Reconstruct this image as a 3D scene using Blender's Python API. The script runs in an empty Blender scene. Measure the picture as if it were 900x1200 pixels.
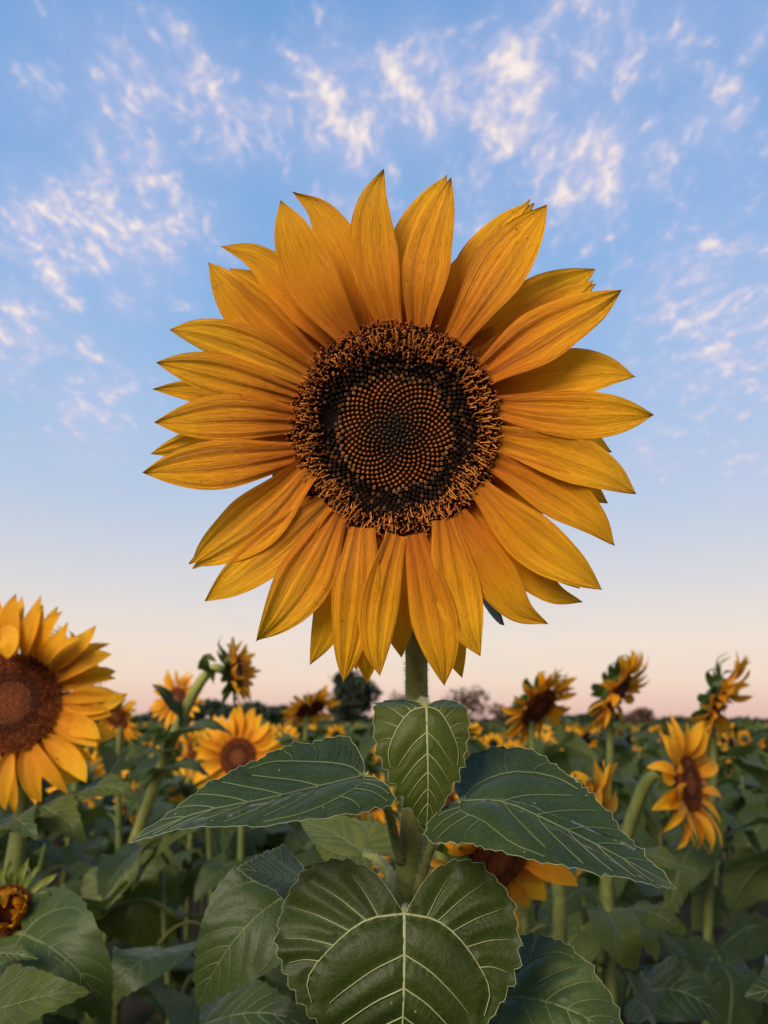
import bpy, math, random
import numpy as np
from mathutils import Vector, Matrix

R = math.radians
rng = np.random.default_rng(7)
random.seed(7)
scene = bpy.context.scene
col = scene.collection

# ------------------------------------------------------------------ camera
CAM_H = 1.5
FPX = 900.0                       # focal length in photo pixels (photo 900 x 1200)
HORIZON_Y = 850.0
TILT = math.atan((HORIZON_Y - 600.0) / FPX)
cam_d = bpy.data.cameras.new('camera')
cam = bpy.data.objects.new('camera', cam_d)
col.objects.link(cam)
cam.location = (0, 0, CAM_H)
cam.rotation_euler = (math.pi / 2 + TILT, 0, 0)
cam_d.sensor_fit = 'VERTICAL'
cam_d.sensor_height = 36.0
cam_d.sensor_width = 27.0
cam_d.lens = FPX * 36.0 / 1200.0
cam_d.clip_start = 0.02
cam_d.clip_end = 6000
cam_d.dof.use_dof = True
cam_d.dof.focus_distance = 0.366
cam_d.dof.aperture_fstop = 11.0
scene.camera = cam

# ------------------------------------------------------------------ world: dusk sky with broken thin clouds
SUN_EL, SUN_AZ = 26.0, 212.0      # degrees; azimuth clockwise from +Y (the view direction)
world = bpy.data.worlds.new('World')
scene.world = world
world.use_nodes = True
world.cycles.sampling_method = 'MANUAL'
world.cycles.sample_map_resolution = 256
wt = world.node_tree
wt.nodes.clear()


class NT:
    """small node helper"""
    def __init__(s, tree):
        s.t = tree

    def n(s, kind, **kw):
        nd = s.t.nodes.new(kind)
        for k, v in kw.items():
            setattr(nd, k, v)
        return nd

    def link(s, a, b):
        s.t.links.new(a, b)

    def val(s, sock, v):
        if hasattr(v, 'is_linked') or isinstance(v, bpy.types.NodeSocket):
            s.link(v, sock)
        else:
            sock.default_value = v

    def math(s, op, a, b=0.0, c=None, clamp=False):
        nd = s.n('ShaderNodeMath', operation=op)
        nd.use_clamp = clamp
        s.val(nd.inputs[0], a)
        s.val(nd.inputs[1], b)
        if c is not None:
            s.val(nd.inputs[2], c)
        return nd.outputs[0]

    def vmath(s, op, a, b=(0, 0, 0)):
        nd = s.n('ShaderNodeVectorMath', operation=op)
        s.val(nd.inputs[0], a)
        s.val(nd.inputs[1], b)
        return nd

    def mix(s, fac, a, b, blend='MIX'):
        nd = s.n('ShaderNodeMix', data_type='RGBA', blend_type=blend)
        s.val(nd.inputs[0], fac)
        s.val(nd.inputs[6], a)
        s.val(nd.inputs[7], b)
        return nd.outputs[2]

    def ramp(s, fac, stops, interp='LINEAR'):
        nd = s.n('ShaderNodeValToRGB')
        cr = nd.color_ramp
        cr.interpolation = interp
        while len(cr.elements) < len(stops):
            cr.elements.new(0.5)
        for e, (p, c) in zip(cr.elements, stops):
            e.position = p
            e.color = c if len(c) == 4 else (*c, 1)
        s.val(nd.inputs[0], fac)
        return nd.outputs[0]

    def noise(s, vec, scale, detail=4.0, rough=0.55, dist=0.0):
        nd = s.n('ShaderNodeTexNoise')
        if vec is not None:
            s.link(vec, nd.inputs['Vector'])
        nd.inputs['Scale'].default_value = scale
        nd.inputs['Detail'].default_value = detail
        nd.inputs['Roughness'].default_value = rough
        nd.inputs['Distortion'].default_value = dist
        return nd


def pix_dir(px, py):
    f = Vector((0, math.cos(TILT), math.sin(TILT)))
    u = Vector((0, -math.sin(TILT), math.cos(TILT)))
    return (f + Vector((1, 0, 0)) * ((px - 450) / FPX) + u * ((600 - py) / FPX))


def P(px, py, d):
    """point seen at photo pixel (px, py), d metres along the view axis"""
    return Vector((0, 0, CAM_H)) + pix_dir(px, py) * d


W = NT(wt)
out = W.n('ShaderNodeOutputWorld')
bg = W.n('ShaderNodeBackground')
sky = W.n('ShaderNodeTexSky', sky_type='NISHITA')
sky.sun_disc = False
sky.sun_elevation = R(SUN_EL)
sky.sun_rotation = R(SUN_AZ)
sky.air_density = 1.0
sky.dust_density = 1.2
sky.ozone_density = 2.0
sky.altitude = 100
tc = W.n('ShaderNodeTexCoord')
sep = W.n('ShaderNodeSeparateXYZ')
W.link(tc.outputs['Generated'], sep.inputs[0])
dx, dy, dz = sep.outputs
# dusk: the same warm-to-blue grading with elevation all the way round
zc = W.math('MAXIMUM', dz, 0.0)
S_ = 1.0
grade = W.ramp(zc, [
    (0.000, (0.80, 0.50, 0.45)),
    (0.025, (0.93, 0.62, 0.51)),
    (0.055, (1.00, 0.77, 0.61)),
    (0.100, (0.98, 0.83, 0.70)),
    (0.165, (0.81, 0.78, 0.78)),
    (0.268, (0.57, 0.68, 0.86)),
    (0.380, (0.40, 0.60, 0.88)),
    (0.520, (0.27, 0.51, 0.87)),
    (0.740, (0.20, 0.42, 0.80)),
    (1.000, (0.15, 0.33, 0.70))], 'LINEAR')
skys = W.mix(1.0, sky.outputs[0], (0.05, 0.05, 0.05, 1), 'MULTIPLY')
base = W.mix(0.86, skys, grade)
# cloud layer: directions projected on a flat deck
den = W.math('ADD', zc, 0.06)
ux = W.math('DIVIDE', dx, den)
uy = W.math('DIVIDE', dy, den)
comb = W.n('ShaderNodeCombineXYZ')
W.link(ux, comb.inputs[0])
W.link(uy, comb.inputs[1])
uv = comb.outputs[0]
warp = W.noise(uv, 3.0, 3.0, 0.5)
wv = W.vmath('SUBTRACT', warp.outputs['Color'], (0.5, 0.5, 0.5))
wv2 = W.vmath('SCALE', wv.outputs[0])
wv2.inputs['Scale'].default_value = 0.16
uvw = W.vmath('ADD', uv, wv2.outputs[0]).outputs[0]
mp = W.n('ShaderNodeMapping')
W.link(uvw, mp.inputs[0])
mp.inputs['Rotation'].default_value = (0, 0, R(28))
mp.inputs['Scale'].default_value = (1.6, 0.95, 1)
n1 = W.noise(mp.outputs[0], 11.0, 5.0, 0.62, 0.1).outputs['Fac']
n2 = W.noise(mp.outputs[0], 40.0, 3.0, 0.6, 0.2).outputs['Fac']
n3 = W.noise(uv, 1.9, 2.0, 0.5).outputs['Fac']
cl = W.math('ADD', W.math('MULTIPLY', n1, 0.70), W.math('MULTIPLY', n2, 0.30))


def deck(px, py):
    d = pix_dir(px, py).normalized()
    return d.x / (d.z + 0.06), d.y / (d.z + 0.06)


PATCHES = [  # photo pixel, radius px, weight
    (80, 45, 45, .35), (60, 110, 50, .45), (170, 120, 80, .8), (150, 190, 60, .9), (60, 270, 60, 1.0), (150, 270, 70, 1.0),
    (220, 265, 50, .6), (250, 130, 60, .75), (330, 135, 55, .7), (400, 130, 65, 1.0), (490, 110, 55, 1.15), (420, 190, 50, .6),
    (600, 110, 60, 1.15), (690, 60, 80, .75), (780, 50, 60, .6), (690, 190, 70, 1.05), (740, 200, 50, .8), (830, 140, 40, .85),
    (890, 30, 40, .5), (840, 200, 60, .45), (640, 230, 70, .5), (570, 245, 50, .6), (830, 340, 90, .8), (860, 400, 90, .8), (790, 430, 60, .6),
    (880, 330, 50, .5), (20, 380, 50, .9), (70, 375, 40, .6), (90, 405, 35, .5), (15, 425, 35, .7), (150, 342, 35, .75), (110, 470, 60, .75),
    (200, 345, 30, .4), (770, 520, 50, .5), (870, 540, 45, .55), (410, 240, 60, .6), (520, 190, 60, .4)]
mask = W.math('MULTIPLY', W.math('SUBTRACT', n3, 0.42), 0.6)
for (px, py, rp, wgt) in PATCHES:
    dd = W.n('ShaderNodeVectorMath', operation='DISTANCE')
    W.link(tc.outputs['Generated'], dd.inputs[0])
    dd.inputs[1].default_value = pix_dir(px, py).normalized()
    mr = W.n('ShaderNodeMapRange', interpolation_type='SMOOTHSTEP')
    W.link(dd.outputs['Value'], mr.inputs[0])
    mr.inputs[1].default_value = rp * 1.9 / FPX
    mr.inputs[2].default_value = 0.0
    mr.inputs[3].default_value = 0.0
    mr.inputs[4].default_value = wgt
    mask = W.math('MAXIMUM', mask, mr.outputs[0])
th = W.math('ADD', cl, W.math('MULTIPLY', mask, 0.20))
dens = W.n('ShaderNodeMapRange')
dens.interpolation_type = 'SMOOTHSTEP'
W.link(th, dens.inputs[0])
dens.inputs[1].default_value = 0.57
dens.inputs[2].default_value = 0.83
veil = W.math('MULTIPLY', W.math('MULTIPLY', W.math('MAXIMUM', mask, 0.0), W.math('ADD', n1, 0.15)), 0.75, clamp=True)
dcl = W.math('MULTIPLY', dens.outputs[0], 0.92)
c_veil = W.mix(veil, base, (0.60, 0.60, 0.83, 1))
ccol = W.ramp(dens.outputs[0], [(0.0, (0.58, 0.60, 0.84)), (0.4, (0.74, 0.66, 0.78)), (0.75, (0.90, 0.78, 0.76)), (1.0, (1.0, 0.88, 0.80))])
final = W.mix(dcl, c_veil, ccol)
W.link(final, bg.inputs[0])
bg.inputs[1].default_value = 1.0
W.link(bg.outputs[0], out.inputs[0])

# ------------------------------------------------------------------ sun: soft low light from behind the camera
sun_d = bpy.data.lights.new('sun', 'SUN')
sun_d.energy = 5.0
sun_d.angle = R(28)
sun_d.color = (1.0, 0.84, 0.66)
sun = bpy.data.objects.new('sun', sun_d)
col.objects.link(sun)
sdir = Vector((math.sin(R(SUN_AZ)) * math.cos(R(SUN_EL)), math.cos(R(SUN_AZ)) * math.cos(R(SUN_EL)), math.sin(R(SUN_EL))))
sun.rotation_euler = sdir.to_track_quat('Z', 'Y').to_euler()
sun.location = (0, -3, 6)

scene.render.engine = 'CYCLES'
scene.cycles.use_denoising = True
scene.cycles.use_adaptive_sampling = True
scene.cycles.adaptive_threshold = 0.015
scene.cycles.max_bounces = 5
scene.cycles.diffuse_bounces = 3
scene.cycles.glossy_bounces = 2
scene.cycles.transmission_bounces = 4
scene.cycles.transparent_max_bounces = 4
scene.view_settings.view_transform = 'Standard'
scene.view_settings.look = 'None'
scene.view_settings.gamma = 1.0
scene.view_settings.exposure = 0.0

# ------------------------------------------------------------------ materials


def new_mat(name):
    m = bpy.data.materials.new(name)
    m.use_nodes = True
    m.node_tree.nodes.clear()
    return m, NT(m.node_tree)


def finish(T, surf):
    o = T.n('ShaderNodeOutputMaterial')
    T.link(surf, o.inputs[0])


def principled(T, colr, rough=0.6, spec=0.3, normal=None, sheen=0.0, sheen_rough=0.5):
    p = T.n('ShaderNodeBsdfPrincipled')
    T.val(p.inputs['Base Color'], colr)
    T.val(p.inputs['Roughness'], rough)
    p.inputs['Specular IOR Level'].default_value = spec
    p.inputs['Sheen Weight'].default_value = sheen
    p.inputs['Sheen Roughness'].default_value = sheen_rough
    if normal is not None:
        T.link(normal, p.inputs['Normal'])
    return p


def bump(T, height, strength, dist):
    b = T.n('ShaderNodeBump')
    b.inputs['Strength'].default_value = strength
    b.inputs['Distance'].default_value = dist
    T.link(height, b.inputs['Height'])
    return b.outputs[0]


def leaf_material(name, c_dark, c_mid, c_back, transl=0.22, scale=1.0, spec=0.2, sheen=0.05):
    m, T = new_mat(name)
    uvn = T.n('ShaderNodeUVMap')
    uvn.uv_map = 'UVMap'
    oi = T.n('ShaderNodeObjectInfo')
    sh = T.n('ShaderNodeCombineXYZ')
    T.link(T.math('MULTIPLY', oi.outputs['Random'], 37.0), sh.inputs[2])
    v = T.vmath('ADD', uvn.outputs[0], sh.outputs[0]).outputs[0]
    big = T.noise(v, 5.0 * scale, 4, 0.6).outputs['Fac']
    fine = T.noise(v, 60 * scale, 3, 0.6).outputs['Fac']
    f = T.math('ADD', T.math('MULTIPLY', big, 0.75), T.math('MULTIPLY', fine, 0.25))
    f = T.math('ADD', f, T.math('MULTIPLY', T.math('SUBTRACT', oi.outputs['Random'], 0.5), 0.35))
    c = T.ramp(f, [(0.25, c_dark), (0.75, c_mid)])
    # tiny pale specks on the blade
    vo = T.n('ShaderNodeTexVoronoi')
    T.link(v, vo.inputs['Vector'])
    vo.inputs['Scale'].default_value = 26 * scale
    vo.inputs['Randomness'].default_value = 1.0
    pick = T.math('GREATER_THAN', T.n('ShaderNodeSeparateColor').outputs[0], 2.0)
    sc_ = T.n('ShaderNodeSeparateColor')
    T.link(vo.outputs['Color'], sc_.inputs[0])
    pick = T.math('GREATER_THAN', sc_.outputs[0], 0.80)
    wob = T.math('ADD', vo.outputs['Distance'], T.math('MULTIPLY', T.math('SUBTRACT', fine, 0.5), 0.22))
    spot = T.math('MULTIPLY', T.math('LESS_THAN', wob, 0.085), pick)
    c = T.mix(T.math('MULTIPLY', spot, 0.55), c, (0.30, 0.32, 0.12, 1))
    geo = T.n('ShaderNodeNewGeometry')
    c = T.mix(T.math('MULTIPLY', geo.outputs['Backfacing'], 0.75), c, (*c_back, 1))
    # cellular net of the smallest veins
    ve = T.n('ShaderNodeTexVoronoi', feature='DISTANCE_TO_EDGE')
    T.link(v, ve.inputs['Vector'])
    ve.inputs['Scale'].default_value = 42 * scale
    hgt = T.math('ADD', T.math('MULTIPLY', T.math('MINIMUM', ve.outputs['Distance'], 0.25), 2.2), T.math('MULTIPLY', fine, 0.8))
    net = T.math('SUBTRACT', 1.0, T.math('MULTIPLY', ve.outputs['Distance'], 16.0), clamp=True)
    c = T.mix(T.math('MULTIPLY', net, 0.10), c, (0.16, 0.19, 0.07, 1))
    nm = bump(T, hgt, 0.22, 0.0006)
    p = principled(T, c, 0.50, spec, nm, sheen=sheen, sheen_rough=0.4)
    p.inputs['Sheen Tint'].default_value = (0.75, 0.85, 0.85, 1)
    tr = T.n('ShaderNodeBsdfTranslucent')
    ct = T.mix(1.0, c, (1.6, 1.9, 0.6, 1), 'MULTIPLY')
    T.link(ct, tr.inputs[0])
    mx = T.n('ShaderNodeMixShader')
    mx.inputs[0].default_value = transl
    T.link(p.outputs[0], mx.inputs[1])
    T.link(tr.outputs[0], mx.inputs[2])
    finish(T, mx.outputs[0])
    return m


def petal_material(name, c_base, c_tip, transl=0.30):
    m, T = new_mat(name)
    uvn = T.n('ShaderNodeUVMap')
    uvn.uv_map = 'UVMap'
    oi = T.n('ShaderNodeObjectInfo')
    sp = T.n('ShaderNodeSeparateXYZ')
    T.link(uvn.outputs[0], sp.inputs[0])
    u, t = sp.outputs[0], sp.outputs[1]
    mpn = T.n('ShaderNodeCombineXYZ')
    T.link(T.math('MULTIPLY', u, 9.0), mpn.inputs[0])
    T.link(T.math('MULTIPLY', t, 1.1), mpn.inputs[1])
    T.link(T.math('MULTIPLY', oi.outputs['Random'], 50.0), mpn.inputs[2])
    streak = T.noise(mpn.outputs[0], 2.2, 4, 0.6, 0.1).outputs['Fac']
    streak2 = T.noise(mpn.outputs[0], 7.0, 2, 0.5).outputs['Fac']
    blotch = T.noise(uvn.outputs[0], 5.0, 3, 0.6).outputs['Fac']
    g = T.math('ADD', t, T.math('MULTIPLY', T.math('SUBTRACT', streak, 0.5), 0.8))
    g = T.math('ADD', g, T.math('MULTIPLY', T.math('SUBTRACT', oi.outputs['Random'], 0.5), 0.30))
    c = T.ramp(g, [(0.0, c_base), (0.42, tuple(0.45 * a + 0.55 * b for a, b in zip(c_base, c_tip))), (0.85, c_tip)])
    c = T.mix(T.math('MULTIPLY', T.math('GREATER_THAN', blotch, 0.70), 0.25), c, (0.55, 0.20, 0.02, 1))
    tipd = T.math('MULTIPLY', T.math('SUBTRACT', t, 0.955, clamp=True), 12.0)
    c = T.mix(T.math('MINIMUM', tipd, 0.35), c, (0.45, 0.20, 0.02, 1))
    nm = bump(T, T.math('ADD', T.math('MULTIPLY', streak, 1.0), T.math('MULTIPLY', streak2, 0.5)), 0.9, 0.0013)
    p = principled(T, c, 0.50, 0.22, nm, sheen=0.03)
    tr = T.n('ShaderNodeBsdfTranslucent')
    T.link(c, tr.inputs[0])
    mx = T.n('ShaderNodeMixShader')
    mx.inputs[0].default_value = transl
    T.link(p.outputs[0], mx.inputs[1])
    T.link(tr.outputs[0], mx.inputs[2])
    finish(T, mx.outputs[0])
    return m


def plain_material(name, c, rough=0.7, spec=0.25, var=0.35, scale=60.0, bump_s=0.3, bump_d=0.001, sheen=0.0):
    m, T = new_mat(name)
    t = T.n('ShaderNodeTexCoord')
    nz = T.noise(t.outputs['Object'], scale, 4, 0.6).outputs['Fac']
    c2 = tuple(x * (1 - var) for x in c)
    c3 = tuple(min(1, x * (1 + var)) for x in c)
    cc = T.ramp(nz, [(0.3, c2), (0.7, c3)])
    p = principled(T, cc, rough, spec, bump(T, nz, bump_s, bump_d), sheen=sheen)
    finish(T, p.outputs[0])
    return m


def attr_material(name, rough=0.6, spec=0.2):
    m, T = new_mat(name)
    a = T.n('ShaderNodeAttribute')
    a.attribute_name = 'Col'
    p = principled(T, a.outputs['Color'], rough, spec)
    finish(T, p.outputs[0])
    return m


M_LEAF = leaf_material('leaf_dark', (0.013, 0.027, 0.006), (0.038, 0.062, 0.012), (0.10, 0.13, 0.06), 0.2, 1.0, 0.27, 0.16)
M_LEAF_D = leaf_material("leaf_broad", (0.018, 0.030, 0.004), (0.044, 0.060, 0.009), (0.10, 0.13, 0.06), 0.2)
M_LEAF_OL = leaf_material('leaf_olive', (0.040, 0.056, 0.008), (0.105, 0.122, 0.022), (0.16, 0.20, 0.09), 0.28)
M_LEAF_BG = leaf_material('leaf_field', (0.013, 0.026, 0.005), (0.050, 0.068, 0.013), (0.08, 0.10, 0.04), 0.22)
M_VEIN_P = plain_material('leaf_vein_pale', (0.22, 0.24, 0.11), 0.6, 0.25, 0.25)
M_VEIN = plain_material('leaf_vein', (0.080, 0.105, 0.040), 0.6, 0.25, 0.2)
M_MARGIN = plain_material('leaf_margin_hair', (0.27, 0.30, 0.16), 0.8, 0.1, 0.2)
M_PETAL = petal_material('petal_gold', (0.60, 0.165, 0.004), (0.89, 0.435, 0.008))
M_PETAL_BG = petal_material('petal_field', (0.66, 0.22, 0.006), (0.86, 0.42, 0.010), 0.34)
M_FLORET = attr_material('floret', 0.6, 0.12)
M_DISC = plain_material('disc_base', (0.009, 0.005, 0.005), 0.8, 0.1, 0.3, 900, 0.5)
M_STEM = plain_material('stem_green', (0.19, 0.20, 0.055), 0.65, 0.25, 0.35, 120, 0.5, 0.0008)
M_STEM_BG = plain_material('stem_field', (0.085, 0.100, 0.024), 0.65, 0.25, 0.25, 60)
M_STEM_Y = plain_material('stem_yellow_green', (0.20, 0.215, 0.055), 0.65, 0.2, 0.25, 60)
M_HAIR = plain_material('plant_hair', (0.40, 0.40, 0.26), 0.7, 0.15, 0.1)
M_BRACT = leaf_material('bract_green', (0.030, 0.060, 0.014), (0.075, 0.115, 0.030), (0.08, 0.11, 0.05), 0.25)
M_BRACT_Y = leaf_material('bract_yellow_green', (0.12, 0.15, 0.03), (0.24, 0.25, 0.06), (0.15, 0.17, 0.05), 0.3)
M_SOIL = plain_material('soil', (0.045, 0.032, 0.022), 0.95, 0.1, 0.4, 6, 0.6, 0.02)
M_BARK = plain_material('bark', (0.06, 0.042, 0.032), 0.95, 0.1, 0.4, 8, 0.6, 0.02)
M_CROWN = plain_material('crown_dark', (0.020, 0.030, 0.016), 0.8, 0.2, 0.4, 1.2, 0.0)
M_CROWN_R = plain_material('crown_russet', (0.085, 0.048, 0.034), 0.85, 0.1, 0.4, 1.2, 0.0)
mw, T = new_mat('dew')
pw = principled(T, (1, 1, 1, 1), 0.03, 0.5)
pw.inputs['Transmission Weight'].default_value = 1.0
pw.inputs['IOR'].default_value = 1.33
finish(T, pw.outputs[0])
M_DEW = mw

# ------------------------------------------------------------------ mesh and object helpers


def mesh_from(name, V, F, mat, UV=None, smooth=True, colors=None, mats=None, midx=None):
    me = bpy.data.meshes.new(name)
    me.from_pydata([tuple(map(float, v)) for v in V], [], F)
    if mats is None:
        mats = [mat]
    for mm in mats:
        me.materials.append(mm)
    if midx is not None:
        me.polygons.foreach_set('material_index', np.asarray(midx, dtype=np.int32))
    if UV is not None:
        lay = me.uv_layers.new(name='UVMap')
        li = np.empty(len(me.loops), dtype=np.int32)
        me.loops.foreach_get('vertex_index', li)
        lay.data.foreach_set('uv', np.asarray(UV, dtype=np.float32)[li].ravel())
    if colors is not None:
        ca = me.color_attributes.new('Col', 'FLOAT_COLOR', 'POINT')
        cc = np.ones((len(V), 4), dtype=np.float32)
        cc[:, :3] = colors
        ca.data.foreach_set('color', cc.ravel())
    if smooth:
        me.polygons.foreach_set('use_smooth', [True] * len(me.polygons))
    me.update()
    return me


def add_obj(name, me, parent=None, mat=None, kind=None, label=None):
    o = bpy.data.objects.new(name, me)
    col.objects.link(o)
    if parent is not None:
        o.parent = parent
    if mat is not None:
        o.matrix_basis = mat
    if kind:
        o['kind'] = kind
    if label:
        o['label'] = label
    return o


def thing(name, loc, label, cat, group=None):
    o = bpy.data.objects.new(name, None)
    col.objects.link(o)
    o.location = loc
    o.empty_display_size = 0.05
    o['label'] = label
    o['category'] = cat
    if group:
        o['group'] = group
    return o


def catmull(pts, n):
    p = np.array([list(q) for q in pts], dtype=float)
    if len(p) == 2:
        t = np.linspace(0, 1, n)[:, None]
        return p[0] * (1 - t) + p[1] * t
    p = np.vstack([2 * p[0] - p[1], p, 2 * p[-1] - p[-2]])
    segs = len(p) - 3
    outp = []
    for k in range(n):
        s = k / (n - 1) * segs
        i = min(int(s), segs - 1)
        t = s - i
        a, b, c, d = p[i], p[i + 1], p[i + 2], p[i + 3]
        outp.append(0.5 * (2 * b + (c - a) * t + (2 * a - 5 * b + 4 * c - d) * t * t + (3 * b - a - 3 * c + d) * t ** 3))
    return np.array(outp)


def unit(v):
    return v / np.maximum(np.linalg.norm(v, axis=-1, keepdims=True), 1e-9)


def tube_arrays(path, radii, ns=10, cap=True, ridges=0.0):
    path = np.asarray(path)
    n = len(path)
    tan = unit(np.gradient(path, axis=0))
    ref = np.array([0.0, 0.0, 1.0]) if abs(tan[0][2]) < 0.9 else np.array([0.0, 1.0, 0.0])
    V = []
    s = unit(np.cross(tan[0], ref))
    for i in range(n):
        s = unit(s - tan[i] * np.dot(s, tan[i]))
        b = np.cross(tan[i], s)
        for k in range(ns):
            a = 2 * math.pi * k / ns
            rr = radii[i] * (1 + ridges * math.cos(5 * a))
            V.append(path[i] + rr * (math.cos(a) * s + math.sin(a) * b))
    F = []
    for i in range(n - 1):
        for k in range(ns):
            k2 = (k + 1) % ns
            F.append((i * ns + k, i * ns + k2, (i + 1) * ns + k2, (i + 1) * ns + k))
    if cap:
        F.append(tuple(range(ns - 1, -1, -1)))
        F.append(tuple((n - 1) * ns + k for k in range(ns)))
    return np.array(V), F


def tube_mesh(name, path, radii, mat, ns=10, ridges=0.0):
    V, F = tube_arrays(path, radii, ns, True, ridges)
    return mesh_from(name, V, F, mat)


class Acc:
    """gathers many small pieces into one mesh"""
    def __init__(s):
        s.V, s.F, s.C, s.M, s.n = [], [], [], [], 0

    def add(s, V, F, C=None, m=0):
        V = np.asarray(V, dtype=float)
        s.V.append(V)
        k = s.n
        s.F.extend([tuple(i + k for i in f) for f in F])
        s.M.extend([m] * len(F))
        if C is not None:
            C = np.asarray(C, dtype=float)
            s.C.append(np.broadcast_to(C, (len(V), 3)) if C.ndim == 1 else C)
        s.n += len(V)

    def mesh(s, name, mat, smooth=True, mats=None):
        return mesh_from(name, np.vstack(s.V), s.F, mat, None, smooth, np.vstack(s.C) if s.C else None, mats, s.M if mats else None)


# ---- petals


def petal_mesh(name, ctrl, nrm, width, mat, tilt=0.0, cup=0.25, pleat=0.10, notch=0.0, nu=11, nv=22, seed=0, peak=0.42, power=1.9, basew=0.30, twist=0.0, fine=0.0):
    r = np.random.default_rng(seed + 11)
    cl_ = catmull(ctrl, nv)
    tan = unit(np.gradient(cl_, axis=0))
    nrm = unit(np.asarray(list(nrm), dtype=float))
    L = np.linalg.norm(cl_[-1] - cl_[0])
    V, UV = [], []
    ph = r.uniform(0, 6.28)
    asym = r.uniform(-0.12, 0.12)
    kk = r.choice([2.0, 2.5, 3.0])
    for i in range(nv):
        t = i / (nv - 1)
        if t < peak:
            q = t / peak
            w = basew + (1 - basew) * (q * q * (3 - 2 * q)) ** 0.8
        else:
            w = max(0.0, 1 - ((t - peak) / (1 - peak)) ** power)
        if notch > 0 and t > 0.85:
            w = max(w, 0.30 * (1 - (t - 0.85) / 0.15 * 0.55))
        w += 0.03 * math.sin(9 * t + ph) * (1 - t) * t * 4
        hw = 0.5 * width * w
        S = unit(np.cross(tan[i], nrm))
        N = unit(np.cross(S, tan[i]))
        an = tilt + twist * (t - 0.3)
        S2 = S * math.cos(an) + N * math.sin(an)
        N2 = N * math.cos(an) - S * math.sin(an)
        for j in range(nu):
            s = -1 + 2 * j / (nu - 1)
            z = cup * s * s * hw * (1 - 0.5 * t)
            z += pleat * width * 0.5 * math.cos(s * math.pi * kk + asym * 6) * (0.35 + 0.65 * w) * (1 - 0.55 * t)
            z += 0.05 * width * math.sin(5 * t + ph + s) * s
            z += fine * width * math.cos(s * math.pi * 6.5 + ph) * (1 - 0.6 * t) * min(1, t * 5)
            p = cl_[i] + S2 * (s * hw) + N2 * z
            if notch > 0 and t > 0.8:
                p = p - tan[i] * notch * L * max(0.0, 1 - abs(s) * 1.6) * ((t - 0.8) / 0.2) ** 2
            V.append(p)
            UV.append((s, t))
    F = []
    for i in range(nv - 1):
        for j in range(nu - 1):
            F.append((i * nu + j, i * nu + j + 1, (i + 1) * nu + j + 1, (i + 1) * nu + j))
    return mesh_from(name, np.array(V), F, mat, UV)


# ---- leaves
def half_outline(w, lobe, n):
    c = [(0, 0), (0.26 * w, -0.80 * lobe), (0.62 * w, -1.0 * lobe), (0.93 * w, -0.42 * lobe), (1.0 * w, 0.13),
         (0.88 * w, 0.36), (0.62 * w, 0.58), (0.34 * w, 0.78), (0.12 * w, 0.93), (0, 1.0)]
    return catmull([(a, b, 0) for a, b in c], n)[:, :2]


def leaf_2d(w, lobe, M, serr, teeth, r):
    h = half_outline(w, lobe, M)
    out_ = []
    for sgn in (1, -1):
        hh = h.copy()
        hh[:, 0] *= sgn
        d = unit(np.gradient(hh, axis=0))
        nr_ = np.stack([d[:, 1], -d[:, 0]], 1) * sgn
        ar = np.concatenate([[0], np.cumsum(np.linalg.norm(np.diff(h, axis=0), axis=1))])
        ar /= ar[-1]
        ph = ar * teeth
        k = np.floor(ph)
        fr = ph - k
        jit = r.uniform(0.15, 1.4, size=teeth + 3)
        saw = np.where(fr < 0.75, fr / 0.75, (1 - fr) / 0.25) * jit[k.astype(int)]
        env = np.clip((ar - 0.10) / 0.15, 0, 1) * np.clip((1 - ar) / 0.06, 0, 1)
        hh = hh + nr_ * (saw * serr * env)[:, None]
        out_.append(hh)
    return out_[0], out_[1]


def vein_lines(w, lobe):
    L = [(np.array([(0, -0.0), (0, 0.25), (0, 0.5), (0, 0.75), (0, 0.985)]), 1.0)]
    for s in (1, -1):
        b = [(0, 0), (0.30 * w * s, 0.035), (0.55 * w * s, 0.16), (0.74 * w * s, 0.34), (0.70 * w * s, 0.47)]
        L.append((np.array(b), 0.72))
        for y0, x1, y1 in ((0.20, 0.56, 0.46), (0.36, 0.50, 0.60), (0.50, 0.38, 0.71), (0.63, 0.27, 0.80), (0.75, 0.17, 0.88)):
            L.append((np.array([(0, y0), (0.42 * x1 * w * s, y0 + 0.30 * (y1 - y0)), (0.8 * x1 * w * s, y0 + 0.72 * (y1 - y0)), (x1 * w * s, y1)]), 0.45))
        for (bx, by), (ex, ey) in (((0.20, 0.02), (0.42, -0.72 * lobe)), ((0.30, 0.035), (0.75, -0.62 * lobe)), ((0.42, 0.09), (0.90, -0.12 * lobe)),
                                   ((0.55, 0.16), (0.95, 0.12)), ((0.65, 0.25), (0.90, 0.27))):
            mx_, my_ = (bx + ex) / 2, (by + ey) / 2 - 0.012
            L.append((np.array([(bx * w * s, by), (mx_ * w * s, my_), (ex * w * s, ey)]), 0.36))
    return [(catmull([(a, b, 0) for a, b in p], 12)[:, :2], k) for p, k in L]


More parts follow.
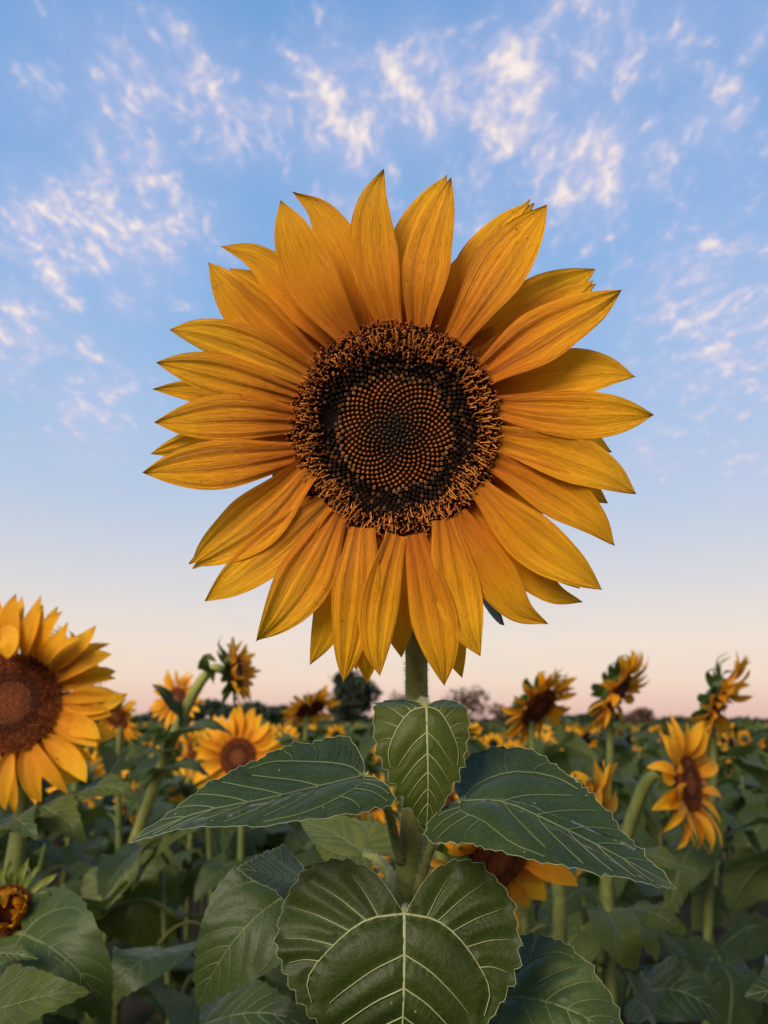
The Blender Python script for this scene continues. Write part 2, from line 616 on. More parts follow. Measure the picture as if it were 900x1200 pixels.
class Leaf:
    def __init__(s, ctrl, n0, n1, halfw, lobe=0.22, fold=(0.1, 0.1), curl=(0.0, 0.0), ruffle=0.03, back=0.2, quilt=0.02,
                 M=60, nr=16, serr=0.022, teeth=22, seed=0, asym=0.0, lift=0.0006):
        s.asym, s.vl = asym, lift
        s.r = np.random.default_rng(seed + 101)
        c = catmull(ctrl, 48)
        ar = np.concatenate([[0], np.cumsum(np.linalg.norm(np.diff(c, axis=0), axis=1))])
        s.L = ar[-1]
        s.t = ar / ar[-1]
        s.c = c
        s.tan = unit(np.gradient(c, axis=0))
        s.n0 = np.array(list(n0), dtype=float)
        s.n1 = np.array(list(n1), dtype=float)
        s.w = halfw / s.L
        s.lobe, s.fold, s.curl, s.ruffle, s.back, s.quilt = lobe, fold, curl, ruffle, back, quilt
        s.M, s.nr, s.serr, s.teeth = M, nr, serr, teeth
        s.veins = vein_lines(s.w, lobe)
        s.vp = np.vstack([p for p, k in s.veins])
        s.ph = s.r.uniform(0, 6.28, 4)

    def frame(s, y):
        yc = np.clip(y, 0, 1)
        C = np.stack([np.interp(yc, s.t, s.c[:, k]) for k in range(3)], -1)
        Tn = unit(np.stack([np.interp(yc, s.t, s.tan[:, k]) for k in range(3)], -1))
        Nh = s.n0 * (1 - yc)[..., None] + s.n1 * yc[..., None]
        S = unit(np.cross(Tn, Nh))
        N = np.cross(S, Tn)
        return C, Tn, S, N

    def pos(s, xy, lift=0.0):
        x, y = xy[..., 0], xy[..., 1]
        C, Tn, S, N = s.frame(y)
        neg = np.minimum(y, 0) * s.L
        C = C + Tn * (neg * math.cos(s.back))[..., None] + N * (neg * math.sin(s.back))[..., None]
        ax = np.abs(x)
        f = np.where(x > 0, s.fold[1], s.fold[0])
        cu = np.where(x > 0, s.curl[1], s.curl[0])
        q = np.clip(ax / s.w, 0, 1.3)
        ang = f + cu * q
        ax = ax * np.where(x > 0, 1 + s.asym, 1 - s.asym)
        lx = ax * s.L * np.cos(ang) * np.sign(x)
        lz = ax * s.L * np.sin(ang)
        lz = lz + s.ruffle * s.L * (np.sin(y * 17 + s.ph[0] + np.sign(x) * 1.3) * 0.6 + np.sin(y * 9 + s.ph[1] + x * 8)) * q ** 2
        if s.quilt > 0:
            pts = np.stack([x, y], -1).reshape(-1, 2)
            dmin = np.full(len(pts), 9.0)
            for k in range(0, len(s.vp), 64):
                d = np.linalg.norm(pts[:, None, :] - s.vp[None, k:k + 64, :], axis=2).min(1)
                dmin = np.minimum(dmin, d)
            lz = lz + (s.quilt * s.L * (1 - np.exp(-(dmin / 0.045) ** 2))).reshape(x.shape)
        return C + S * lx[..., None] + N * (lz + lift)[..., None]

    def blade(s, name, mat):
        a, b = leaf_2d(s.w, s.lobe, s.M, s.serr, s.teeth, s.r)
        ringo = np.vstack([a, b[-2:0:-1]])
        n = len(ringo)
        cen = np.array([0.0, 0.03])
        rs = (np.arange(1, s.nr + 1) / s.nr) ** 0.85
        pts = [cen[None, :]]
        for q in rs:
            pts.append(cen + (ringo - cen) * q)
        xy = np.vstack(pts)
        s.edge_xy = ringo
        V = s.pos(xy)
        F = []
        for k in range(n):
            F.append((0, 1 + k, 1 + (k + 1) % n))
        for i in range(s.nr - 1):
            o1, o2 = 1 + i * n, 1 + (i + 1) * n
            for k in range(n):
                k2 = (k + 1) % n
                F.append((o1 + k, o2 + k, o2 + k2, o1 + k2))
        me = mesh_from(name, V, F, mat, xy * np.array([1.0, 1.0]) * (s.L / 0.15))
        return me

    def vein_arrays(s, rad, both=True):
        A = Acc()
        for p, k in s.veins:
            n = len(p)
            d = unit(np.gradient(p, axis=0))
            nr_ = np.stack([-d[:, 1], d[:, 0]], 1)
            wv_ = rad * k * np.linspace(1, 0.30, n) / s.L
            l_ = s.pos(p + nr_ * wv_[:, None], s.vl * 0.6)
            c_ = s.pos(p, s.vl + rad * 0.45 * k)
            r_ = s.pos(p - nr_ * wv_[:, None], s.vl * 0.6)
            V = np.vstack([l_, c_, r_])
            F = []
            for i in range(n - 1):
                F.append((i, i + 1, n + i + 1, n + i))
                F.append((n + i, n + i + 1, 2 * n + i + 1, 2 * n + i))
            A.add(V, F)
        return A

    def vein_mesh(s, name, mat, rad):
        return s.vein_arrays(rad).mesh(name, mat)

    def margin_mesh(s, name, mat, rad):
        p = s.pos(s.edge_xy)
        V, F = tube_arrays(np.vstack([p, p[:1]]), [rad] * (len(p) + 1), 4, False)
        A = Acc()
        A.add(V, F)
        # short stiff hairs along the rim
        tan = unit(np.gradient(p, axis=0))
        cen = s.pos(s.edge_xy * 0.9)
        outw = unit(p - cen)
        for i in range(0, len(p)):
            for k in range(3):
                d = unit(outw[i] + s.r.normal(0, 0.5, 3))
                b = p[i] + tan[i] * s.r.uniform(-0.0006, 0.0006)
                ln = s.r.uniform(0.0006, 0.0013)
                sd = tan[i] * rad * 0.30
                A.add([b - sd, b + sd, b + d * ln], [(0, 1, 2)])
        return A.mesh(name, mat)


def dup_leaf(parent, tpl, mat, subs=True):
    o = add_obj('leaf', tpl['blade'], parent, mat)
    if subs:
        add_obj('petiole', tpl['petiole'], o)
        add_obj('vein', tpl['vein'], o, kind='stuff')
    return o


def leaf_template(i, mat, droop, width, M=34, nr=7, lobe=0.2, fold=0.15):
    """blade of length ~1 along +X from the origin, upper face +Z, petiole behind it"""
    d = droop
    ctrl = [(0, 0, 0), (0.33, 0.02, 0.05 - 0.10 * d), (0.66, -0.02, 0.0 - 0.42 * d), (0.90, 0.0, -0.06 - 0.80 * d)]
    lf = Leaf(ctrl, (0.1, 0, 1), (0.5 * d + 0.1, 0, 0.9), width, lobe, (fold, fold * 0.7), (-0.25 * d, -0.35 * d), 0.035, -0.25, 0.022, M, nr, 0.026, 16, seed=i)
    tp = {}
    tp['blade'] = lf.blade('leaf_blade', mat)
    tp['vein'] = lf.vein_mesh('leaf_veins', M_VEIN, 0.011)
    path = catmull([(-0.50, 0, -0.30), (-0.36, 0, -0.10), (-0.16, 0, 0.0), (0.03, 0, 0.0)], 10)
    tp['petiole'] = tube_mesh('petiole', path, np.linspace(0.026, 0.016, 10), M_STEM_BG, 6)
    # joined copy for the far plants
    b = tp['blade']
    V0 = np.array([v.co[:] for v in b.vertices])
    UV0 = lf_uv(b)
    F0 = [tuple(p.vertices) for p in b.polygons]
    A = Acc()
    A.add(V0, F0, None, 0)
    Vp, Fp = tube_arrays(path[::3], np.linspace(0.026, 0.016, 4), 4)
    A.add(Vp, Fp, None, 1)
    tp['joined'] = mesh_from('leaf_far', np.vstack(A.V), A.F, None, np.vstack([UV0, np.zeros((len(Vp), 2))]), True, None, [mat, M_STEM_BG], A.M)
    return tp


def lf_uv(me):
    n = len(me.vertices)
    uvs = np.zeros((n, 2))
    lay = me.uv_layers[0].data
    for lp in me.loops:
        uvs[lp.vertex_index] = lay[lp.index].uv[:]
    return uvs


# ------------------------------------------------------------------ ground, field floor
def ground():
    n = 40
    xs = np.sign(np.linspace(-1, 1, n)) * np.abs(np.linspace(-1, 1, n)) ** 3 * 2500
    V = [(x, y + 300, 0.03 * math.sin(x * 3.1) * math.cos(y * 2.3) if abs(x) < 50 else 0) for y in xs for x in xs]
    F = [(i * n + j, i * n + j + 1, (i + 1) * n + j + 1, (i + 1) * n + j) for i in range(n - 1) for j in range(n - 1)]
    o = add_obj('ground', mesh_from('ground', np.array(V), F, M_SOIL))
    o['kind'] = 'structure'
    o['label'] = 'bare dark soil under the sunflower field'


ground()

# ------------------------------------------------------------------ far trees


def tree(name, px, depth, top_y, wpx, label, mat, leaves=2200, size=0.16, base_y=HORIZON_Y + 3, sparse=1.0, seed=0, group=None):
    r = np.random.default_rng(seed)
    d = pix_dir(px, HORIZON_Y)
    x, y = d.x * depth, d.y * depth
    top = P(px, top_y, depth / 1.0).z
    H = max(2.0, top)
    Wd = wpx / FPX * depth * 0.5
    root = thing(name, (x, y, 0), label, 'tree', group)
    path = catmull([(0, 0, -0.1), (0.1, 0, H * 0.25), (-0.05, 0.1, H * 0.5), (0.05, 0, H * 0.85)], 10)
    A = Acc()
    V, F = tube_arrays(path, np.linspace(H * 0.045, H * 0.008, 10), 7)
    A.add(V, F)
    tips = []
    for k in range(12):
        z0 = H * r.uniform(0.25, 0.7)
        a = r.uniform(0, 6.28)
        ln = Wd * r.uniform(0.5, 0.95)
        e = np.array([math.cos(a) * ln, math.sin(a) * ln, z0 + H * r.uniform(0.1, 0.3)])
        b = np.array([0, 0, z0])
        m_ = (b + e) / 2 + np.array([0, 0, -0.03 * H])
        V, F = tube_arrays(catmull([b, m_, e], 6), np.linspace(H * 0.014, H * 0.003, 6), 5)
        A.add(V, F)
        tips.append(e)
    add_obj('trunk', A.mesh('trunk', M_BARK), root)
    C_ = Acc()
    lobes = [(r.uniform(-0.55, 0.55) * Wd, r.uniform(-0.5, 0.5) * Wd, H * r.uniform(0.40, 0.86), r.uniform(0.25, 0.5) * Wd, r.uniform(0.10, 0.2) * H) for _ in range(16)]
    for k in range(leaves):
        lx, ly, lz, lr, lh = lobes[k % len(lobes)]
        v = unit(r.normal(0, 1, 3)) * r.uniform(0.3, 1.0) ** 0.5
        c = np.array([lx + v[0] * lr, ly + v[1] * lr, min(H, lz + v[2] * lh)])
        a = unit(r.normal(0, 1, 3))
        b = unit(np.cross(a, r.normal(0, 1, 3)))
        s = size * r.uniform(0.6, 1.4) * Wd * 0.45
        C_.add([c - a * s, c + b * s * 0.55, c + a * s, c - b * s * 0.55], [(0, 1, 2, 3)])
    add_obj('crown', C_.mesh('crown', mat, False), root, kind='stuff')
    return root


tree('round_tree', 408, 70, 782, 80, 'dark dense round tree standing alone beyond the sunflower field', M_CROWN, 3600, 0.20, seed=3)
tree('small_tree', 330, 85, 826, 60, 'low dark tree beside the dense round tree', M_CROWN, 1800, 0.22, seed=5)
tree('bare_tree', 548, 80, 800, 66, 'reddish half bare tree on the horizon behind the green stem', M_CROWN_R, 1000, 0.13, seed=6)
tree('bare_tree', 470, 90, 806, 46, 'small reddish brown tree on the horizon between the round tree and the stem', M_CROWN_R, 900, 0.14, seed=8)
tree('bare_tree', 600, 90, 822, 60, 'low reddish tree behind the drooping flower head', M_CROWN_R, 900, 0.16, seed=9)
tree('bare_tree', 752, 90, 826, 50, 'brownish low tree behind the tilted-away flower head', M_CROWN_R, 1300, 0.2, seed=10)
tree('small_tree', 700, 95, 834, 70, 'dark low tree on the horizon between two nodding heads', M_CROWN, 1300, 0.2, seed=12)
tree('small_tree', 800, 95, 838, 50, 'dark low tree beside a brownish one on the horizon', M_CROWN, 1200, 0.2, seed=13)


def far_wood():
    """distant wood on the left skyline: one mass"""
    r = np.random.default_rng(21)
    A = Acc()
    for k in range(9000):
        px = r.uniform(-350, 1250)
        dep = r.uniform(230, 300)
        hpx = 26 if px < 370 else (11 if px < 800 else 6)
        hpx *= 0.75 + 0.25 * math.sin(px * 0.03) + 0.15 * math.sin(px * 0.11)
        d = pix_dir(px, HORIZON_Y)
        top = CAM_H + hpx / FPX * dep
        c = np.array([d.x * dep, d.y * dep, r.uniform(0.2, 1.0) ** 0.6 * top])
        a = unit(r.normal(0, 1, 3))
        b = unit(np.cross(a, r.normal(0, 1, 3)))
        s = r.uniform(0.8, 1.8)
        A.add([c - a * s, c + b * s * 0.7, c + a * s, c - b * s * 0.7], [(0, 1, 2, 3)])
    o = add_obj('far_wood', A.mesh('far_wood', M_CROWN, False), kind='stuff', label='dark distant belt of woodland along the horizon')
    o['category'] = 'woodland'


far_wood()

# ------------------------------------------------------------------ field templates
LEAFT = [leaf_template(i, M_LEAF_BG, dr, wd, fold=fo) for i, (dr, wd, fo) in enumerate(
    ((0.45, 0.42, 0.20), (0.75, 0.46, 0.10), (0.25, 0.40, 0.30), (1.0, 0.44, 0.05), (0.6, 0.38, 0.35)))]


def bg_petal_set():
    ms = []
    for k in range(7):
        r = np.random.default_rng(k + 50)
        bend = r.uniform(-0.12, 0.12)
        arch = r.uniform(-0.02, 0.12)
        tipz = r.uniform(-0.25, 0.12)
        ctrl = [(0, 0, 0), (0.35, bend * 0.6, arch), (0.72, bend, arch * 0.6 + tipz * 0.3), (1.0, bend * 0.4, tipz)]
        ms.append(petal_mesh('ray', ctrl, (0, 0, 1), r.uniform(0.27, 0.38), M_PETAL_BG, 0.12, 0.3, 0.10, 0, 7, 10, seed=k))
    return ms


BG_PETALS = bg_petal_set()


def bg_bract_mesh(k):
    r = np.random.default_rng(k + 80)
    ctrl = [(0, 0, 0), (0.4, 0.03, -0.10), (0.8, 0.0, -0.10), (1.05, -0.03, 0.05 + 0.2 * r.random())]
    return petal_mesh('bract', ctrl, (0, 0, 1), 0.42, M_BRACT, 0, 0.3, 0.03, 0, 5, 7, seed=k, peak=0.25, power=1.2, basew=0.8)


BG_BRACTS = [bg_bract_mesh(k) for k in range(3)]

GOLD = math.pi * (3 - math.sqrt(5))


def bg_disc_meshes():
    # dish (unit radius) and its florets
    prof = [(0, 0.10), (0.35, 0.12), (0.7, 0.10), (0.92, 0.03), (1.0, -0.06), (0.95, -0.22), (0.55, -0.42), (0.16, -0.55)]
    ns = 28
    V, F = [], []
    for (r_, z) in prof:
        for k in range(ns):
            a = 2 * math.pi * k / ns
            V.append((r_ * math.cos(a), r_ * math.sin(a), z))
    for i in range(len(prof) - 1):
        for k in range(ns):
            k2 = (k + 1) % ns
            F.append((i * ns + k, (i + 1) * ns + k, (i + 1) * ns + k2, i * ns + k2))
    midx = [0 if i < 4 else 1 for i in range(len(prof) - 1) for k in range(ns)]
    dish = mesh_from('disc', np.array(V), F, None, mats=[M_DISC, M_BRACT], midx=midx)
    A = Acc()
    r = np.random.default_rng(5)
    N = 1000
    for k in range(N):
        q = math.sqrt((k + 0.5) / N)
        a = k * GOLD
        c = np.array([q * math.cos(a), q * math.sin(a), 0.11 - 0.08 * max(0, q - 0.6)])
        s = 0.030
        h = 0.05 + 0.05 * (q > 0.45) * r.random()
        if q < 0.42:
            cc = np.array((0.22, 0.065, 0.018)) * r.uniform(0.7, 1.2)
        elif q < 0.62:
            cc = np.array((0.10, 0.027, 0.010)) * r.uniform(0.6, 1.2)
        else:
            cc = np.array((0.16, 0.040, 0.010)) * r.uniform(0.5, 1.5)
        ang = [a + 2 * math.pi * m_ / 5 for m_ in range(5)]
        v = [c + np.array([s * math.cos(g_), s * math.sin(g_), 0]) for g_ in ang] + [c + np.array([0.02 * math.cos(a) * r.random(), 0.02 * math.sin(a) * r.random(), h])]
        A.add(v, [(m_, (m_ + 1) % 5, 5) for m_ in range(5)], cc)
    return dish, A.mesh('florets', M_FLORET)


BG_DISC, BG_FLORETS = bg_disc_meshes()


def frame_matrix(c, n, upv=(0, 0, 1)):
    n = Vector(n).normalized()
    u = Vector(upv)
    x = u.cross(n)
    if x.length < 1e-4:
        x = Vector((1, 0, 0))
    x.normalize()
    y = n.cross(x)
    m = Matrix((x, y, n)).transposed().to_4x4()
    m.translation = Vector(c)
    return m


def head_parts(root, c, n, Rh, rd, npet, seed, sweep=0.15, jitter=0.25, rows=2, bracts=12, closed=False, petal_w=1.0):
    """flower head at c (root-local), facing n, ray tip radius Rh, disc radius rd. sweep: rays lean forward (+) or back (-)"""
    r = np.random.default_rng(seed)
    hm = frame_matrix(c, n)
    d = add_obj('disc', BG_DISC, root, hm @ Matrix.Scale(rd, 4))
    add_obj('florets', BG_FLORETS, d, kind='stuff')
    for k in range(npet):
        a = 2 * math.pi * (k + r.uniform(-0.3, 0.3)) / npet
        row = k % rows
        sw = sweep + r.normal(0, jitter) - 0.10 * row
        ln = (Rh - rd * 0.9) * r.uniform(0.85, 1.12) * (1.0 - 0.04 * row)
        m = hm @ Matrix.Rotation(a, 4, 'Z') @ Matrix.Translation((rd * (0.93 - 0.04 * row), 0, rd * (0.0 - 0.06 * row))) @ Matrix.Rotation(-sw, 4, 'Y') @ \
            Matrix.Rotation(r.normal(0, 0.25), 4, 'X') @ Matrix.Diagonal((ln, ln * r.uniform(0.8, 1.05) * petal_w, ln, 1))
        add_obj('petal', BG_PETALS[int(r.integers(len(BG_PETALS)))], root, m)
    for k in range(bracts):
        a = 2 * math.pi * (k + r.uniform(-0.3, 0.3)) / bracts
        ln = rd * (r.uniform(0.65, 1.0) if bracts < 17 else r.uniform(0.8, 1.25))
        m = hm @ Matrix.Rotation(a, 4, 'Z') @ Matrix.Translation((rd * 0.82, 0, -rd * 0.25)) @ Matrix.Rotation(-r.uniform(-0.45, 0.35), 4, 'Y') @ Matrix.Scale(ln, 4)
        add_obj('bract', BG_BRACTS[k % 3], root, m)
    return hm


def stem_for(c, n, base, rd, r0=0.009, pts=None):
    c, n, base = Vector(c), Vector(n).normalized(), Vector(base)
    if pts is None:
        back = c - n * rd * 0.45
        nh = Vector((n.x, n.y, 0)).normalized()
        k = min(1.0, rd / 0.045) * (0.35 if n.z < -0.3 else 1.0)
        pts = [base, Vector((base.x * 0.6 + (c - nh * 0.07).x * 0.4, base.y * 0.6 + (c - nh * 0.07).y * 0.4, max(0.2, c.z * 0.55))),
               c - nh * 0.065 * k + Vector((0, 0, -0.12)), c - nh * 0.055 * k - n * 0.012 + Vector((0, 0, -0.02)), back]
    n_ = 26
    path = catmull(pts, n_)
    rad = np.interp(np.linspace(0, 1, n_), [0, 0.6, 0.9, 1], [r0 * 1.15, r0, r0 * 0.75, r0 * 0.95])
    return path, rad


def stem_leaves(root, path, seed, count, zlo, zhi, size=(0.13, 0.19), tpl=LEAFT, avoid_az=None, subs=True):
    r = np.random.default_rng(seed)
    az = r.uniform(0, 6.28)
    zs = np.array([p[2] for p in path])
    top = int(np.argmax(zs))
    for k in range(count):
        z = zlo + (zhi - zlo) * (k + r.uniform(-0.2, 0.2)) / max(1, count - 1)
        i = int(np.argmin(np.abs(zs[:top + 1] - z)))
        p = Vector(path[i])
        az += 2.4 + r.uniform(-0.35, 0.35)
        s = r.uniform(*size) * (0.78 if k > count - 4 else 1.0)
        pitch = r.uniform(-0.15, 0.45)
        m = Matrix.Translation(p) @ Matrix.Rotation(az, 4, 'Z') @ Matrix.Translation((0.50 * s, 0, 0.30 * s)) @ Matrix.Rotation(pitch, 4, 'Y') @ Matrix.Rotation(r.normal(0, 0.3), 4, 'X') @ Matrix.Scale(s, 4)
        t = tpl[int(r.integers(len(tpl)))]
        if subs:
            dup_leaf(root, t, m)
        else:
            add_obj('leaf', t['joined'], root, m)


def hand_sunflower(px, py, dep, Rpx, rdpx, n, label, seed, npet=26, sweep=0.15, jitter=0.22, leaves=7, zlo=0.75, ztop=-0.14,
                   bracts=14, stem_px=None, group=None, smat=None, size=(0.13, 0.18), petal_w=1.0, stem_r=0.0085, lean=(0.0, 0.0)):
    c = P(px, py, dep)
    nn = Vector(n).normalized()
    Rh, rd = Rpx / FPX * dep, rdpx / FPX * dep
    bx = c - nn * 0.12
    if stem_px:
        w = [P(*q) for q in stem_px]
        bx = w[0]
        base = Vector((bx.x + (bx.x - w[min(2, len(w) - 1)].x) * 0.6, bx.y, 0))
    else:
        base = Vector((bx.x + lean[0], bx.y + lean[1], 0))
    root = thing('sunflower', base, label, 'sunflower', group)
    loc = c - base
    if stem_px:
        pts = [Vector((0, 0, -0.02))] + [q - base for q in w] + [loc - nn * rd * 0.45]
        path, rad = stem_for(loc, nn, (0, 0, 0), rd, stem_r, pts)
    else:
        path, rad = stem_for(loc, nn, (0, 0, -0.02), rd, stem_r)
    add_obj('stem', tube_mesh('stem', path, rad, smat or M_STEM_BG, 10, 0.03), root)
    head_parts(root, loc, nn, Rh * 1.08, rd * 0.92, int(npet * 1.3), seed, sweep, jitter, bracts=bracts, petal_w=petal_w)
    if leaves:
        stem_leaves(root, path, seed + 1, leaves, zlo, max(zlo + 0.1, c.z + ztop), size)
    return root, base




# ------------------------------------------------------------------ neighbouring sunflowers, placed one by one
G_N = None
big_left, b_l = hand_sunflower(14, 824, 0.86, 118, 62, (0.05, -1, 0.02), 'large sunflower with broad brown disc, beside the half-open bud', 201, npet=40, sweep=0.10, jitter=0.30, leaves=3, zlo=0.75, ztop=-0.45,
                               petal_w=1.0)
# a ray folded over the top of its disc
c_l = P(14, 824, 0.86)
fold_pts = [P(4, 765, 0.855) - b_l, P(2, 748, 0.835) - b_l, P(8, 752, 0.815) - b_l, P(10, 772, 0.812) - b_l]
add_obj('petal', petal_mesh('folded_ray', fold_pts, (0, -1, 0.3), 0.030, M_PETAL_BG, 0, 0.2, 0.08, 0, 9, 14, seed=300, power=3.0, basew=0.8), big_left)
hand_sunflower(92, 768, 1.15, 44, 26, (0.55, 0.25, 0.55), 'sunflower head turned away, peeping out behind the large brown-disc one', 202, npet=20, sweep=0.1, leaves=4, zlo=0.8, ztop=-0.2)
hand_sunflower(136, 838, 2.1, 36, 20, (-0.35, -0.6, -0.55), 'nodding orange sunflower just behind the large brown-disc one', 203, npet=24, sweep=0.35, leaves=6, ztop=-0.18)
hand_sunflower(207, 819, 2.7, 33, 15, (-0.35, -0.9, 0.05), 'small upright sunflower behind the yellow-green stem', 204, npet=22, sweep=0.25, leaves=6, ztop=-0.16)
side, b_s = hand_sunflower(276, 789, 1.35, 40, 24, (0.98, -0.12, 0.12), 'sunflower seen in profile on a tall yellow-green stem, dark green back', 205, npet=28, sweep=0.75, jitter=0.3, leaves=3, zlo=0.6, ztop=-0.60,
                           bracts=18, stem_px=[(118, 1110, 1.35), (150, 1010, 1.35), (178, 930, 1.34), (205, 860, 1.34), (232, 804, 1.34), (250, 784, 1.345), (262, 786, 1.35)], stem_r=0.0095, smat=M_STEM_Y)
hand_sunflower(279, 887, 1.9, 52, 24, (-0.08, -1, 0.08), 'bright open sunflower facing out below the profile one', 206, npet=32, sweep=0.1, jitter=0.15, leaves=7, ztop=-0.2, petal_w=1.1)
hand_sunflower(226, 882, 2.3, 32, 15, (-0.8, -0.5, -0.1), 'sunflower half hidden behind the bright open one', 207, npet=22, sweep=0.2, leaves=6, ztop=-0.16)
hand_sunflower(363, 830, 2.6, 34, 19, (0.30, -0.42, -0.85), 'flattened nodding sunflower in front of the dark round tree', 208, npet=26, sweep=0.2, leaves=6, ztop=-0.16)
hand_sunflower(436, 938, 1.7, 30, 15, (0.2, -0.8, -0.5), 'dull orange sunflower low behind the thick hairy stem', 209, npet=20, sweep=0.3, leaves=5, ztop=-0.2)
hand_sunflower(630, 828, 1.75, 52, 28, (0.52, -0.52, -0.62), 'nodding sunflower with very dark disc, faded lower rays', 210, npet=30, sweep=0.25, leaves=7, ztop=-0.16, bracts=18)
hand_sunflower(722, 812, 1.75, 54, 29, (0.68, -0.42, -0.55), 'nodding sunflower tilted away beside a dark curled leaf', 211, npet=30, sweep=0.30, leaves=7, ztop=-0.16, bracts=20)
hand_sunflower(842, 822, 1.55, 58, 31, (0.76, -0.42, -0.45), 'sunflower in profile behind the narrow oval-disc one', 212, npet=30, sweep=0.35, leaves=6, ztop=-0.16, bracts=20)
hand_sunflower(806, 918, 1.3, 72, 34, (0.72, -0.68, 0.05), 'golden sunflower with narrow oval disc and long drooping lower rays', 213, npet=28, sweep=0.15, jitter=0.25, leaves=6, ztop=-0.22,
               stem_px=[(712, 1090, 1.36), (726, 1010, 1.36), (745, 945, 1.36), (762, 912, 1.345), (780, 908, 1.33)], petal_w=1.1, stem_r=0.011)
hand_sunflower(694, 958, 0.90, 66, 32, (0.75, -0.45, -0.25), 'sunflower tucked low behind a broad leaf, next to the oval-disc one', 214, npet=20, sweep=0.1, leaves=4, zlo=0.7, ztop=-0.3, petal_w=1.2, bracts=20)
nod, b_n = hand_sunflower(582, 1008, 0.62, 106, 48, (0.45, -0.70, -0.52), 'large drooping sunflower tucked close behind the hairy stem', 215, npet=26, sweep=0.1, jitter=0.40, leaves=4, zlo=0.7, ztop=-0.30,
                          petal_w=1.25, bracts=18, stem_px=[(540, 1180, 0.78), (530, 1090, 0.77), (522, 1010, 0.75), (532, 962, 0.70), (562, 962, 0.66)], smat=M_STEM_Y)


def bud():
    c = P(8, 1066, 0.62)
    n = Vector((0.35, -0.9, 0.25)).normalized()
    base = Vector((c.x - 0.06, c.y + 0.10, 0))
    root = thing('sunflower_bud', base, 'half-open sunflower bud with spiky yellow-green bracts around closed rays', 'flower bud')
    loc = c - base
    path, rad = stem_for(loc, n, (0, 0, -0.02), 0.022, 0.008)
    add_obj('stem', tube_mesh('stem', path, rad, M_STEM_BG, 10), root)
    hmx = frame_matrix(loc, n)
    rd = 27 / FPX * 0.62
    d = add_obj('disc', BG_DISC, root, hmx @ Matrix.Scale(rd, 4))
    add_obj('florets', BG_FLORETS, d, kind='stuff')
    r = np.random.default_rng(9)
    for k in range(22):       # rays still folded inward
        a = 2 * math.pi * (k + r.uniform(-.3, .3)) / 22
        ln = rd * r.uniform(1.0, 1.35)
        m = hmx @ Matrix.Rotation(a, 4, 'Z') @ Matrix.Translation((rd * 0.9, 0, 0)) @ Matrix.Rotation(-(2.05 + r.normal(0, 0.2)), 4, 'Y') @ Matrix.Rotation(r.normal(0, 0.3), 4, 'X') @ Matrix.Scale(ln, 4)
        add_obj('petal', BG_PETALS[k % 7], root, m)
    for k in range(40):
        a = 2 * math.pi * (k + r.uniform(-.3, .3)) / 20
        ln = rd * r.uniform(0.95, 1.4)
        row = k // 20
        m = hmx @ Matrix.Rotation(a, 4, 'Z') @ Matrix.Translation((rd * 0.95, 0, -0.2 * rd - 0.12 * rd * row)) @ Matrix.Rotation(-(0.75 - 0.7 * row + r.normal(0, 0.15)), 4, 'Y') @ Matrix.Diagonal((ln, ln * 0.75, ln, 1))
        add_obj('bract', BUD_BRACTS[k % 3], root, m)
    stem_leaves(root, path, 31, 3, 0.7, c.z - 0.2, (0.10, 0.14))
    return root, base


BUD_BRACTS = []
for b_ in BG_BRACTS:
    m_ = b_.copy()
    m_.materials.clear()
    m_.materials.append(M_BRACT_Y)
    BUD_BRACTS.append(m_)
bud_o, b_b = bud()


def own_leaf(root, off, ctrl_px, n0, n1, hw, dep, mat=M_LEAF_BG, petiole=None, seed=0, vein=0.0012, **kw):
    a = dict(lobe=0.22, fold=(0.15, 0.1), curl=(-0.1, -0.15), ruffle=0.025, back=0.05, quilt=0.016, serr=0.022, teeth=18)
    a.update(kw)
    lf = Leaf([P(*q) - off for q in ctrl_px], n0, n1, hw / FPX * dep, M=60, nr=16, seed=seed, **a)
    o = add_obj('leaf', lf.blade('leaf_blade', mat), root)
    add_obj('vein', lf.vein_mesh('leaf_veins', M_VEIN, vein), o, kind='stuff')
    if petiole:
        pp = catmull([P(*q) - off for q in petiole], 12)
        add_obj('petiole', tube_mesh('petiole', pp, np.linspace(0.0045, 0.003, 12), M_STEM_BG, 8), o)
    return o


# leaves of the profile sunflower
own_leaf(side, b_s, [(147, 1026, 1.30), (160, 1050, 1.28), (178, 1082, 1.27), (196, 1120, 1.28)], (0, -1, 0.45), (0.1, -1, 0.1), 54, 1.28, M_LEAF_OL,
         [(150, 1020, 1.345), (148, 1018, 1.32), (147, 1026, 1.30)], 61, lobe=0.28)
own_leaf(side, b_s, [(212, 838, 1.33), (200, 822, 1.30), (188, 808, 1.29), (178, 802, 1.30)], (0.3, -0.8, 0.5), (0.3, -0.7, 0.6), 13, 1.3, M_LEAF, None, 62)
own_leaf(side, b_s, [(190, 880, 1.32), (172, 878, 1.27), (156, 880, 1.25), (146, 892, 1.26)], (0, -0.7, 0.8), (-0.2, -0.8, 0.5), 26, 1.27, M_LEAF_OL, None, 63)
own_leaf(side, b_s, [(200, 866, 1.33), (222, 852, 1.27), (250, 850, 1.25), (272, 862, 1.26)], (0, -0.4, 1), (0.3, -0.5, 0.8), 24, 1.27, M_LEAF, None, 64)
own_leaf(side, b_s, [(246, 792, 1.33), (240, 780, 1.30), (244, 770, 1.29), (254, 776, 1.29)], (-0.3, -0.9, 0.2), (0.3, -0.9, 0.2), 11, 1.3, M_LEAF_OL, None, 65)
own_leaf(side, b_s, [(186, 905, 1.33), (205, 896, 1.27), (228, 898, 1.25), (246, 912, 1.26)], (0, -0.4, 1), (0.3, -0.6, 0.8), 20, 1.27, M_LEAF, None, 66)
